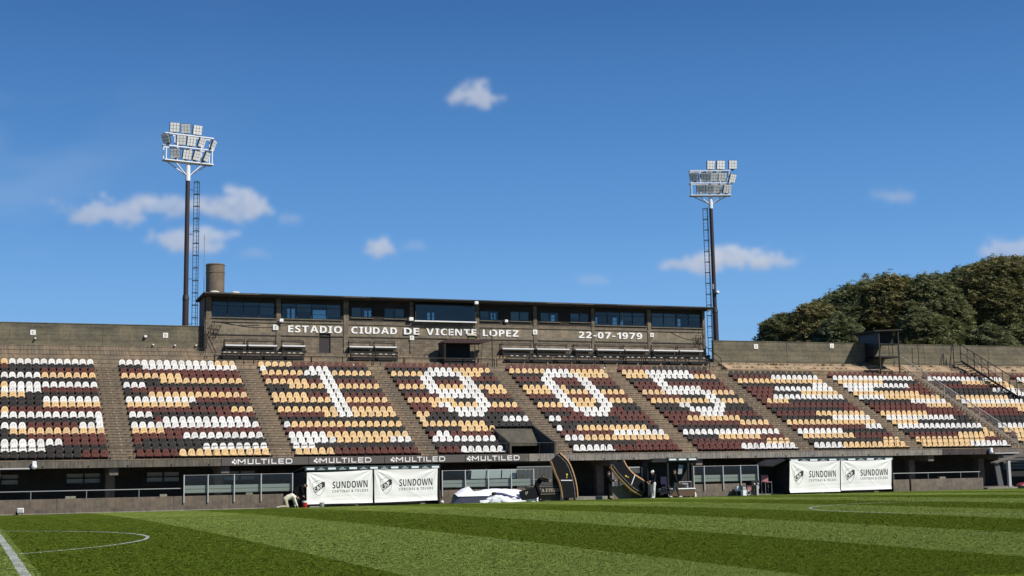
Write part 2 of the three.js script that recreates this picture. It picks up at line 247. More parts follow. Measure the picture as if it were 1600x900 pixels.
// ------------------------------------------------------------------ grandstand
const RR = 0.3543, RD = 0.6849, Y0 = 2.98, ZF = -4.17, NROW = 24;
const X0 = 8.82, BP = 9.461, SP = 0.4995;
const BLOCK_X = (b) => X0 + b * BP + ({ '-1': -0.1, 1: 0.09, 2: 0.0, 3: 0.0, 4: -0.05, 6: -0.05 }[b] || 0);
const treadY = (r) => Y0 + r * RR, treadZ = (r) => ZF - r * RD;     // top and front edge of row r
const XL = -26, XR = 112;
const VOM = { x0: 32.55, x1: 35.6, zf: ZF, zb: -8.6 };               // stair opening cut into the rows
const stand = thing('grandstand', 'long concrete terrace stand carrying coloured seat rows above the pitch', 'grandstand');
{
  const stepGeo = (a, b, y0, y1, z0, z1) => mergeAll([box(a, b, y0, y1 - 0.05, z0, z1), box(a, b, y1 - 0.05, y1, z0, z1 + 0.022)]);
  for (let r = 0; r < NROW; r++) {
    const zb = r === NROW - 1 ? treadZ(r) - 3.5 : treadZ(r + 1) - 0.02, y1 = treadY(r), y0 = y1 - RR - 0.06;
    const cut = treadZ(r) > VOM.zb;
    const mat = r < 19 ? M.treadL : M.treadL;
    const segs = cut ? [[XL, VOM.x0 - 0.12], [VOM.x1 + 0.12, 56.5], [56.5, XR]] : [[XL, 56.5], [56.5, XR]];
    segs.forEach(([a, b], i) => {
      if (a >= 56.5 && r >= 20 && r < NROW) { if (r > 20) return; part('step', stepGeo(a, b, y0, y1, treadZ(r + 1) - 0.02 - (r === 20 ? 3 : 0), treadZ(r)), M.treadR, stand); return; }
      part('step', stepGeo(a, b, y0, y1, zb, treadZ(r)), a >= 56.5 ? (r > 16 ? M.treadR : M.treadA) : (r > 18 ? M.treadU : mat), stand);
    });
  }
  part('earth_bank', prismX([[-17.19, 9.3], [-17.19, 9.8], [-17.9, 10.14], [-18.64, 10.42], [-18.64, 9.3]], 56.52, XR), M.earth, stand);
  // half steps of the aisles, each with a small painted marker
  const aisles = []; for (let b = -2; b <= 8; b++) aisles.push([BLOCK_X(b) + 8.12, BLOCK_X(b + 1) - 0.13]);
  const marker = new THREE.SphereGeometry(0.035, 6, 4); marker.scale(1.2, 0.6, 1);
  const rr = rng(5);
  for (const [a, b] of aisles) {
    const g = stepGeo(a, b, 0, RR / 2, -RD * 0.5, -0.0);
    const top = (a > 55 ? 17 : 18);
    for (let r = 0; r < top; r++) {
      if (a > VOM.x0 - 1 && a < VOM.x1 && r < 6) continue;
      const s = part('aisle_step', g, a > 56 ? M.treadR : M.treadA, stand); s.position.set(0, treadY(r), treadZ(r + 1) + RD * 0.5);
      if (rr() < 0.8) { const m = part('step_marker', marker, M.white, s); m.position.set((a + b) / 2 + (rr() - 0.5) * 0.12, RR / 2 + 0.012, 0.0); }
    }
  }
  // fascia beam in panels with open joints
  let px = XL; let k = 0; const widths = [4.73, 4.73, 4.73, 4.73];
  const edges = []; for (let x = -23; x < 112; x += 4.7305) edges.push(x);
  const swap = (x) => x < 33 ? M.fasciaL : x < 57.5 ? M.fasciaR : x < 65.6 ? M.fasciaR : x < 66.9 ? M.fasciaD : M.fasciaB;
  for (let i = 0; i < edges.length - 1; i++) part('fascia_panel', rbox(edges[i] + 0.006, edges[i + 1] - 0.006, 2.5, 2.985, ZF - 0.25, ZF + 0.004, 0.012), swap(edges[i]), stand);
  // drain holes under the fascia edge
  const hole = new THREE.CylinderGeometry(0.045, 0.045, 0.04, 8); hole.rotateX(Math.PI / 2);
  for (let i = 0; i < edges.length - 1; i++) for (const f of [0.15, 0.62]) { const h = part('drain_pipe', hole, M.black, stand); h.position.set(edges[i] + f * 4.73, 2.6, ZF + 0.02); }
  // supports below: raking beams with columns and a dark rear wall with openings
  for (let x = -18.7; x < 110; x += 6.5) {
    const w = 0.5; if (Math.abs(x - 33.8) < 1.8) continue;
    part('raking_beam', prismX([[ZF - 0.26, 2.5], [ZF - 0.26, 2.06], [-9.0, 2.35], [-20, 8.4], [-20, 9.6], [-9.0, 4.0]].map(([z, y]) => [z, y]), x, x + w), M.column, stand);
    part('column', rbox(x - 0.02, x + w + 0.02, 0.07, 2.3, -7.2, -6.7, 0.03), M.column, stand);
  }
  const slits = []; for (let x = -14; x < 106; x += 4.8) { if (x > 15) continue; slits.push([x, x + 0.98], [x + 1.05, x + 2.0]); }
  const holes = []; for (const [a, b] of slits) holes.push([[a, 1.62], [b, 1.62], [b, 1.88], [a, 1.88]], [[a, 1.95], [b, 1.95], [b, 2.2], [a, 2.2]]);
  holes.push([[33.0, 0.1], [36.4, 0.1], [36.4, 2.3], [33.0, 2.3]]);
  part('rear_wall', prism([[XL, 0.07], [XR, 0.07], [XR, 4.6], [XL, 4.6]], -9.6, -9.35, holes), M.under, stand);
  const pane = std(C(0.6, 0.57, 0.5), 0.3);
  slits.forEach(([a, b]) => { part('slit_window', box(a, b, 1.6, 2.22, -9.62, -9.58), pane, stand); });
  // rear face and end walls that close the space under the rows
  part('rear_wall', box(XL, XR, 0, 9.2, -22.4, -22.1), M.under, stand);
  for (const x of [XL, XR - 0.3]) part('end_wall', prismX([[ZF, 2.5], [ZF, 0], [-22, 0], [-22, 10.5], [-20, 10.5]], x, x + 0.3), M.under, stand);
}
// upper walls along the back of the stand: boards stand as panels with joints
function upperWall(name, label, x0, x1, y0, y1, z, step) {
  const t = thing(name, label, 'wall');
  for (let x = x0; x < x1 - 0.1; x += step) {
    part('wall_panel', rbox(x + 0.008, Math.min(x + step, x1) - 0.008, y0, y1, z - 0.3, z, 0.015), M.wallTop, t);
    part('coping', box(x, Math.min(x + step, x1), y1, y1 + 0.05, z - 0.34, z + 0.03), M.wallTop, t);
  }
  return t;
}
upperWall('back_wall', 'plain olive grey rear wall of the stand left of the press building', -26, 14.92, 10.9, 12.63, -20.0, 6.8);
upperWall('back_wall', 'plain olive grey rear wall of the stand below the trees right of the press building', 56.1, 112, 9.6, 12.2, -18.62, 7.0);

// ------------------------------------------------------------------ vomitory (stair opening between the 9 and the 0)
{
  const t = thing('stair_opening', 'dark concrete stair opening cut into the lowest seat rows', 'stairway');
  const yb = 5.2, th = 0.12;
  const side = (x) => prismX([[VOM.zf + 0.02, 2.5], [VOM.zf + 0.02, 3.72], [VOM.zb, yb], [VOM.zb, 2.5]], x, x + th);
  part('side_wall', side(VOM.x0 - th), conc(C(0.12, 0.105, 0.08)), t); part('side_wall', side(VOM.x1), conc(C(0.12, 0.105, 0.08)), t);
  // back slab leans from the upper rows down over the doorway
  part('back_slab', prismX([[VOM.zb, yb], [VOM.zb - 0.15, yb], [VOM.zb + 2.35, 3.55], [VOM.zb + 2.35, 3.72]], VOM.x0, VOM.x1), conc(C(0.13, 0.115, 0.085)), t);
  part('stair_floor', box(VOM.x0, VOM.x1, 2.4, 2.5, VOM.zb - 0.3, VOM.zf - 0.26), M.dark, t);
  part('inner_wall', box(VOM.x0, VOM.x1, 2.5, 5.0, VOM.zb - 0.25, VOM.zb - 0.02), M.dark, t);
}

// ------------------------------------------------------------------ seats
const rowsOf = (s) => s.trim().split('/').map((row) => { let o = ''; for (const m of row.trim().matchAll(/([WYRK])(\d+)/g)) o += m[1].repeat(+m[2]); return o; });
const MAPS = {   // top row first
  '-1': rowsOf('Y5W11/R5K11/K9R7/W9Y7/K16/Y5W11/W9R7/Y7K9/K9W7/K9Y7/Y5R11/W16/K15W1/W7R6W3/K5Y11/K7R9/W11R5/W9K7/K13R3'),
  0: rowsOf('W13Y3/K3W13/R16/Y8R8/K5Y11/W3K13/K1R15/K3Y13/W9R7/Y8K8/R13Y3/W3K8R5/K3R1W11K1/W16/Y4R12/R6W10/R1K15/K8W8/R5Y11'),
  1: rowsOf('Y5R11/W1K6W3K6/Y6W4Y6/R5K3W2K6/Y6R2W2R6/K3Y5W2Y6/K8W2K6/Y5R3W2R6/Y8W2Y6/K8W2R6/Y8W2Y6/R6Y2W2Y6/K16/W1Y15/R8K8/W5Y11/W6Y7W3/W3K13/Y5R11'),
  2: rowsOf('R16/K6W4Y6/Y5W6Y3K2/K4W2K4W2R4/R4W2R4W2K4/Y4W2Y4W2Y4/K4W8K1Y3/R5W7R4/Y7K3W2K4/R3Y1W2Y4W2Y4/R5W6R5/Y2K4W4K6/Y1K11W4/Y9K7/K5Y5/R1W2R7/W9/K9/R3W6'),
  3: rowsOf('R16/Y6W4Y6/K5W6Y5/R4W2R4W2R4/K4W2R4W2R4/Y4W2Y1K3W2K4/Y4W2Y4W2Y4/R4W2R4W2R4/K4W2Y4W2Y4/Y4W2Y3K1W2K4/R5W6R2K3/K4R2W4R6/W2R5K4R5/K15R1/W1K2Y11K2/R8W8/W3Y13/K10R6/W6R10'),
  4: rowsOf('R6K10/Y4W8R4/Y4W8Y4/K4W2K10/R4W2R10/R4W7R5/Y4W8Y4/R6K4W2K4/Y10W2Y4/K4W2K4W2K4/K5W6K5/R6W4R6/R3Y9K4/R11Y5/K10R6/W16/K5Y7R4/R12Y4/R7W9'),
  5: rowsOf('K16/R7W9/Y16/K13W3/R5W11/R4K5Y7/R3W13/R1Y4K11/R16/K13R3/R7Y9/K9W7/Y16/R13W3/W8K8/Y9R7/K13Y3/W5Y11'),
  6: rowsOf('R16/W16/Y9K7/W13R3/W5K6R5/Y13R3/W5Y11/K9W7/R11Y5/R16/Y9R7/W13K3/Y5K11/W16/K15Y1/R9Y7/Y13R3/Y9W7'),
  7: rowsOf('R16/W16/K6Y10/R13Y3/K10W6/K13W3/Y11K5/W16/Y16/R9Y2R5/R16/K16/K16/W16/Y16/R1Y15/Y16/W16'),
  8: rowsOf('R16/W16/Y9K7/W13R3/W5K6R5/Y13R3/W5Y11/K9W7/R11Y5/R16/Y9R7/W13K3/Y5K11/W16/K15Y1/R9Y7/Y13R3/Y9W7'),
};
{
  // shell: back with four slots and a rounded top that widens to the pan lip; pan; dark mounting frame
  const shp = new THREE.Shape(); const hw = 0.205;
  shp.moveTo(-hw - 0.012, 0); shp.lineTo(hw + 0.012, 0); shp.lineTo(hw - 0.018, 0.24);
  shp.bezierCurveTo(hw - 0.03, 0.35, hw - 0.1, 0.415, 0.045, 0.42); shp.lineTo(-0.045, 0.42); shp.bezierCurveTo(-hw + 0.1, 0.415, -hw + 0.03, 0.35, -hw + 0.018, 0.24); shp.closePath();
  for (const x of [-0.062, 0.062]) for (const y of [0.2, 0.285]) { const h = new THREE.Path(); h.moveTo(x - 0.036, y - 0.019); h.lineTo(x - 0.036, y + 0.019); h.lineTo(x + 0.036, y + 0.019); h.lineTo(x + 0.036, y - 0.019); h.closePath(); shp.holes.push(h); }
  const back = new THREE.ExtrudeGeometry(shp, { depth: 0.028, bevelEnabled: true, bevelSize: 0.008, bevelThickness: 0.008, bevelSegments: 1, curveSegments: 5 });
  back.rotateX(-0.16); back.translate(0, 0.16, -0.06);
  const panS = new THREE.Shape(); panS.moveTo(-0.225, 0); panS.lineTo(0.225, 0); panS.lineTo(0.22, 0.33); panS.bezierCurveTo(0.2, 0.4, 0.14, 0.42, 0, 0.42); panS.bezierCurveTo(-0.14, 0.42, -0.2, 0.4, -0.22, 0.33); panS.closePath();
  const pan = new THREE.ExtrudeGeometry(panS, { depth: 0.045, bevelEnabled: true, bevelSize: 0.012, bevelThickness: 0.012, bevelSegments: 1, curveSegments: 4 });
  pan.rotateX(Math.PI / 2); pan.translate(0, 0.2, -0.04);
  const shell = toCreasedNormals(mergeAll([back, pan]), 0.6);
  const base = mergeAll([box(-0.19, -0.15, 0, 0.14, -0.02, 0.3), box(0.15, 0.19, 0, 0.14, -0.02, 0.3), box(-0.25, 0.25, 0.07, 0.12, 0.1, 0.16)]);
  const seatTex = dataTex(128, (() => { const r = rng(2); return (u, v) => { const g = 240 + tfbm(u, v, 5, 4, 1) * 40 + (r() - 0.5) * 12; return [clampB(g), clampB(g), clampB(g)]; }; })(), true, [2, 2]);
  const COL = { W: C(0.86, 0.84, 0.79), Y: C(0.83, 0.585, 0.295), R: C(0.15, 0.05, 0.038), K: C(0.042, 0.036, 0.033) };
  const plastic = (color, roughness, o) => new THREE.MeshPhysicalMaterial({ color, roughness, specularIntensity: 0.45, ...o });
  const NAMEC = { W: 'white', Y: 'tan', R: 'maroon', K: 'black' };
  const FADE = [0, 0.03, 0.07, 0.13, 0.2], faded = (c, i) => { const k = COL[c].clone(), g = c === 'W' ? 0.62 : c === 'Y' ? 0.66 : 0.22, f = FADE[i]; const o = k.lerp(C(g, g * 0.94, g * 0.82), f * (c === 'K' || c === 'R' ? 0.35 : 1)); return o.multiplyScalar([1, 0.95, 1.03, 0.9, 0.97][i]); };
  const matFor = {}; for (const c of 'WYRK') matFor[c] = FADE.map((f, i) => plastic(faded(c, i), [0.42, 0.5, 0.36, 0.45, 0.55][i], { map: seatTex }));
  const list = []; const r = rng(31);
  for (const key of Object.keys(MAPS)) {
    const b = +key, map = MAPS[key], n = map.length;
    map.forEach((row, i) => { const lev = n - 1 - i; for (let c = 0; c < row.length; c++) list.push({ b, lev, c, k: row[c], x: BLOCK_X(b) + (c + 0.5) * SP, y: treadY(lev), z: treadZ(lev) - 0.56, turn: (r() - 0.5) * 0.09, dx: (r() - 0.5) * 0.03, v: Math.min(4, Math.floor(r() * r() * 6)), n: row.length }); });
  }
  const P = new THREE.Vector3();
  for (const s of list) { P.set(s.x, s.y + 0.3, s.z).project(camera); s.in = Math.abs(P.x) < 0.985 && Math.abs(P.y) < 1; s.d = camera.position.distanceTo(V(s.x, s.y, s.z)); }
  const near = list.filter((s) => s.in).sort((a, b) => a.d - b.d).slice(0, 300); const nearSet = new Set(near);
  const ord = ['first', 'second', 'third', 'fourth', 'fifth', 'sixth', 'seventh', 'eighth', 'ninth', 'tenth', 'eleventh', 'twelfth', 'thirteenth', 'fourteenth', 'fifteenth', 'sixteenth'];
  const BLK = { '-1': 'block at left picture edge', 0: 'block left of the big white one', 1: 'block with the big white one', 2: 'block with the big white nine', 3: 'block with the big white zero', 4: 'block with the big white five', 5: 'block right of the white five', 6: 'block below the cabin', 7: 'block below the gangway', 8: 'last block on the right' };
  let proto = null;
  for (const s of near) {
    let o; if (!proto) { o = proto = new THREE.Group(); part('shell', shell, matFor[s.k][s.v], o); part('mounting_frame', base, M.black, o); } else o = proto.clone();
    o.name = numbered('stadium_seat'); o.children[0].material = matFor[s.k][s.v]; scene.add(o);
    o.position.set(s.x + s.dx, s.y, s.z); o.rotation.y = s.turn;
    const side = s.b === -1 ? ord[15 - s.c] + ' from right' : ord[s.c] + ' from left';
    tag(o, `${NAMEC[s.k]} plastic seat, ${side}, ${s.lev ? ord[s.lev] + ' row up' : 'front row'}, ${BLK[s.b]}`, 'seat', 'plastic seats in the rows of the stand');
  }
  const rest = list.filter((s) => !nearSet.has(s));
  const shellV = shell.clone(), baseV = base.clone(); const paint = (g, v) => g.setAttribute('color', new THREE.BufferAttribute(new Float32Array(g.attributes.position.count * 3).fill(v), 3));
  paint(shellV, 1); paint(baseV, 0.06); const both = mergeGeometries([shellV, baseV]);
  const im = new THREE.InstancedMesh(both, plastic(C(1, 1, 1), 0.42, { map: seatTex, vertexColors: true }), rest.length); im.name = 'seat_rows'; im.castShadow = im.receiveShadow = true;
  const m4 = new THREE.Matrix4(), q = new THREE.Quaternion(), col = new THREE.Color();
  rest.forEach((s, i) => { q.setFromAxisAngle(V(0, 1, 0), s.turn); m4.compose(V(s.x + s.dx, s.y, s.z), q, V(1, 1, 1)); im.setMatrixAt(i, m4); im.setColorAt(i, col.copy(faded(s.k, s.v))); });
  scene.add(im); tag(im, 'remaining rows of white, tan, maroon and black plastic seats higher up and farther right', 'seat rows', null, 'stuff');
}

// ------------------------------------------------------------------ press building on top of the stand
const ZB = -19.5;
const font = await new FontLoader().loadAsync('fonts/droid/droid_sans_bold.typeface.json');
{
  const t = thing('press_building', 'long low press building with a strip of windows along the stand top', 'building');
  const xl = 15.0, xr = 55.9, yt = 14.78, yf = 9.9;
  // windows given by the photograph's left, right, top and bottom, and panes
  const wins = [[331, 429.5, 471.5, 496.5, 4], [440, 533.5, 474.5, 499, 4], [549, 582, 480, 496.5, 2], [600.5, 633, 481.5, 498, 2], [750, 780, 485.5, 501, 2], [797.5, 828, 486.5, 502, 2], [844.5, 874, 488, 503, 2], [891, 921, 489, 503.5, 2], [929.5, 1009, 487.5, 509, 4], [1018, 1096, 489.5, 512, 4]];
  const rects = wins.map(([a, b, c, d, n]) => { const p = at(a, c, ZB), q = at(b, d, ZB); const p2 = at(a, d, ZB), q2 = at(b, c, ZB); return { x0: p.x, x1: q.x, y1: (p.y + q2.y) / 2, y0: (q.y + p2.y) / 2, n }; });
  const bw = { x0: at(647.5, 490, ZB).x, x1: at(740, 490, ZB).x, y0: at(690, 501, ZB).y, y1: at(690, 479, ZB).y };
  const door = { x0: at(498.5, 540, ZB).x, x1: at(516.5, 540, ZB).x, y0: 10.3, y1: at(507, 520.5, ZB).y };
  const rectPts = (r) => [[r.x0, r.y0], [r.x1, r.y0], [r.x1, r.y1], [r.x0, r.y1]];
  const yBand = at(500, 517, ZB).y - 0.0, yb0 = 12.0, ySill = 13.12;
  // wall in three courses: window zone, letter band, block base
  const zoneH = rects.concat([bw]).map(rectPts);
  part('window_wall', prism([[xl, 12.98], [xr, 12.98], [xr, 13.24], [xl, 13.24]], ZB - 0.25, ZB + 0.004, []), M.block, t);
  part('window_wall', prism([[xl, 13.24], [xr, 13.24], [xr, yt], [xl, yt]], ZB - 0.25, ZB, zoneH.map((h) => h.map(([x, y]) => [x, Math.max(y, 13.25)]))), M.eaveShadeBand, t);  // eave shadow painted into the wall colour; the wall itself is brown like below
  part('letter_band', prism([[xl, 12.05], [xr, 12.05], [xr, 12.98], [xl, 12.98]], ZB - 0.25, ZB + 0.01, [[[door.x0, 12.06], [door.x1, 12.06], [door.x1, Math.max(door.y1, 12.1)], [door.x0, Math.max(door.y1, 12.1)]]]), M.plaster, t);
  part('block_wall', prism([[xl, yf], [door.x0, yf], [door.x0, 12.05], [xl, 12.05]], ZB - 0.25, ZB), M.block, t);
  part('block_wall', prism([[door.x1, yf], [xr, yf], [xr, 12.05], [door.x1, 12.05]], ZB - 0.25, ZB), M.block, t);
  const dr = part('door', [rbox(door.x0 + 0.02, door.x1 - 0.02, yf, Math.max(door.y1, 12.1), ZB - 0.18, ZB - 0.1, 0.01)], M.door, t); part('handle', bar(V(door.x1 - 0.12, 11.2, ZB - 0.1), V(door.x1 - 0.12, 11.4, ZB - 0.06), 0.02), M.steelGrey, dr);
  // ledges above and below the letter band, pilasters
  part('ledge', box(xl, xr, 12.96, 13.03, ZB + 0.01, ZB + 0.08), M.pilaster, t); part('ledge', box(xl, door.x0 - 0.05, 12.0, 12.06, ZB + 0.002, ZB + 0.05), M.dark, t); part('ledge', box(door.x1 + 0.05, xr, 12.0, 12.06, ZB + 0.002, ZB + 0.05), M.dark, t);
  const pil = [];
  for (const [a, b] of [[321.5, 330], [431.5, 438.5], [536.5, 544.5], [640, 646], [741.5, 748.5], [833, 838.5], [923.5, 928.5], [1011, 1016.5], [1097, 1101]]) {
    const x0 = at(a, 500, ZB).x, x1 = at(b, 500, ZB).x; pil.push([x0, x1]); part('pilaster', rbox(x0, x1, yf, yt - 0.02, ZB + 0.0, ZB + 0.07, 0.015), M.block, t);
  }
  // windows: frame, mullions, panes
  const addWin = (r, n, z) => {
    const w = 0.05, d = 0.08, F = [box(r.x0, r.x1, r.y0, r.y0 + w, z - d, z), box(r.x0, r.x1, r.y1 - w, r.y1, z - d, z), box(r.x0, r.x0 + w, r.y0 + w, r.y1 - w, z - d, z), box(r.x1 - w, r.x1, r.y0 + w, r.y1 - w, z - d, z)];
    const pw = (r.x1 - r.x0) / n; for (let i = 1; i < n; i++) F.push(box(r.x0 + i * pw - w / 2, r.x0 + i * pw + w / 2, r.y0 + w, r.y1 - w, z - d, z));
    if (n === 4) F.push(box(r.x0 + w, r.x1 - w, r.y1 - 0.34, r.y1 - 0.3, z - d + 0.01, z - 0.01));
    const f = part('window', F, M.frame, t);
    for (let i = 0; i < n; i++) part('pane', box(r.x0 + i * pw + w / 2, r.x0 + (i + 1) * pw - w / 2, r.y0 + w, r.y1 - w, z - 0.045, z - 0.037), M.glass, f);
    part('sill', box(r.x0 - 0.06, r.x1 + 0.06, r.y0 - 0.06, r.y0 - 0.005, z - 0.05, z + 0.16), M.pilaster, f);
  };
  rects.forEach((r) => addWin(r, r.n, ZB - 0.06));
  const blindM = [0.28, 0.42, 0.55].map((k) => std(C(k, k * 0.98, k * 0.94), 0.85));
  [[0, 2, 0.1, 0], [0, 3, 0.75, 0], [1, 1, 0.5, 0], [1, 3, 0.8, 0], [2, 0, 0.9, 0], [3, 1, 0.7, 0], [4, 0, 0.6, 0], [5, 0, 1, 1], [5, 1, 0.85, 0], [6, 0, 0.9, 0], [7, 0, 0.55, 1], [8, 2, 0.6, 0], [8, 3, 0.95, 0], [9, 0, 1, 1], [9, 1, 0.95, 1], [9, 3, 0.45, 0]].forEach(([wi, pi, k, mi]) => { const r = rects[wi], pw = (r.x1 - r.x0) / r.n, h = (r.y1 - r.y0) * k; part('blind', box(r.x0 + pi * pw + 0.05, r.x0 + (pi + 1) * pw - 0.03, r.y1 - h, r.y1 - 0.03, ZB - 0.24, ZB - 0.22), blindM[mi], t); });
  { // projecting glazed box in the middle
    const z1 = ZB + 0.38, x0 = bw.x0 - 0.05, x1 = bw.x1 + 0.05, y0 = bw.y0 - 0.06, y1 = bw.y1 + 0.1;
    const f = part('window', [box(x0, x1, y1 - 0.07, y1, ZB, z1), box(x0, x0 + 0.06, y0, y1 - 0.07, z1 - 0.06, z1), box(x1 - 0.06, x1, y0, y1 - 0.07, z1 - 0.06, z1)], M.frame, t);
    part('pane', box(x0 + 0.06, x1 - 0.06, y0, y1 - 0.07, z1 - 0.035, z1 - 0.025), M.glass, f);
    part('pane', box(x0 + 0.015, x0 + 0.025, y0, y1 - 0.07, ZB + 0.02, z1 - 0.06), M.glass, f); part('pane', box(x1 - 0.025, x1 - 0.015, y0, y1 - 0.07, ZB + 0.02, z1 - 0.06), M.glass, f);
    part('sill', box(x0 - 0.05, x1 + 0.05, y0 - 0.09, y0 - 0.004, ZB + 0.09, z1 + 0.06), M.white, f);
  }
  // back wall with its own windows through which the sky shows
  const zr = -22.0; const seen = [[449, 453.5, 482, 498.5], [455.5, 461.5, 482, 498.5], [489, 510, 484, 499], [569.5, 574.5, 485, 495], [576, 581, 485, 495], [667.5, 673, 488, 500], [675, 679.5, 488, 500], [767, 770.5, 489, 499.5], [772, 775.5, 489, 499.5], [861, 868, 492, 502.5], [929.5, 935, 495.5, 506], [957, 965.5, 496, 508], [968, 976, 496, 508], [1058.5, 1065, 498, 510]];
  const rh = seen.map(([a, b, c, d]) => { const p = at(a, c, zr), q = at(b, d, zr); return { x0: p.x, x1: q.x, y1: p.y, y0: q.y }; });
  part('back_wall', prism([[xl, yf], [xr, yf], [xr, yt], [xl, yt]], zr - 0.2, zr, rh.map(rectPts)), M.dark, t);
  rh.forEach((r) => { const f = part('rear_window', [box(r.x0 - 0.03, r.x1 + 0.03, r.y0 - 0.04, r.y0, zr - 0.1, zr + 0.02), box(r.x0, r.x1, (r.y0 + r.y1) / 2 - 0.015, (r.y0 + r.y1) / 2 + 0.015, zr - 0.08, zr - 0.05)], M.frame, t); part('pane', box(r.x0, r.x1, r.y0, r.y1, zr - 0.12, zr - 0.11), M.glass, f); });
  part('side_wall', prismX([[ZB - 0.25, yf], [zr, yf], [zr, yt], [ZB - 0.25, yt]], xl, xl + 0.2), M.block, t); part('side_wall', prismX([[ZB - 0.25, yf], [zr, yf], [zr, yt], [ZB - 0.25, yt]], xr - 0.2, xr), M.block, t);
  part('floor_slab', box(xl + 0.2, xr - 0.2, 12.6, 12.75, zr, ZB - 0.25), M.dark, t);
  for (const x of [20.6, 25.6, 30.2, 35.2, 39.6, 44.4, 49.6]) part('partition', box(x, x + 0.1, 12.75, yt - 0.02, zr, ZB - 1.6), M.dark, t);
  // roof with overhang, patched edge
  const rf = part('roof', [prismX([[-18.45, 14.83], [-18.45, 14.97], [-22.5, 14.84], [-22.5, 14.7]], xl - 0.25, xr + 0.35)], M.roof, t);
  const rr = rng(4); for (let x = xl - 0.25; x < xr + 0.3; x += 2.04) part('edge_strip', rbox(x, Math.min(x + 2.02, xr + 0.35), 14.865 + (rr() - 0.5) * 0.02, 14.93, -18.45, -18.41, 0.008), rr() < 0.45 ? M.roofEdge : M.roof, rf);
  // lettering
  const eb = new TextGeometry('E', { font, size: 1, depth: 0.05 }); eb.computeBoundingBox(); const CAP = eb.boundingBox.max.y;
  const text = (str, x0, x1, y, hgt) => {
    const gs = []; let cx = 0; const glyphs = [];
    for (const ch of str) { const g = new TextGeometry(ch, { font, size: 1, depth: 0.05, curveSegments: 5, bevelEnabled: false }); g.computeBoundingBox(); const bb = g.boundingBox; const w = bb.max.x - bb.min.x; glyphs.push({ g, x: cx - bb.min.x, w, ch }); cx += w + 0.17; }
    cx -= 0.17; const sx = (x1 - x0) / cx;
    for (const gl of glyphs) { const m = part('letter', gl.g, M.letter, t); m.scale.set(sx, hgt / CAP, 1); const lx = x0 + gl.x * sx, onP = pil.some(([a, b]) => lx < b && lx + gl.w * sx > a); m.position.set(lx, y, ZB + (onP ? 0.075 : 0.012)); }
  };
  const word = (str, a, b, yb, yt2) => { const p = at(a, yb, ZB), q = at(b, yb, ZB), h = at(a, yt2, ZB).y - p.y; text(str, p.x, q.x, 12.3, 0.5); };
  word('ESTADIO', 450, 534, 520, 506); word('CIUDAD', 548.5, 620, 521, 507); word('DE', 630.5, 654.5, 522, 508); word('VICENTE', 666, 743.5, 523, 509); word('LOPEZ', 754, 810, 524.5, 511); word('22-07-1979', 904, 1003, 528.5, 516);
  // cables drooping across the front
  const cable = (x0, x1, y0, y1, sag, n) => new THREE.TubeGeometry(new THREE.CatmullRomCurve3(Array.from({ length: 9 }, (_, i) => { const k = i / 8; return V(x0 + (x1 - x0) * k, y0 + (y1 - y0) * k - sag * 4 * k * (1 - k), ZB + 0.03); })), 16, 0.014, 4);
  part('cable', [cable(16.5, 21.3, 12.9, 12.9, 0.3), cable(16, 19, 12.95, 12.8, 0.15), cable(52.5, 55.3, 13.0, 12.3, 0.2)], M.black, t);
}
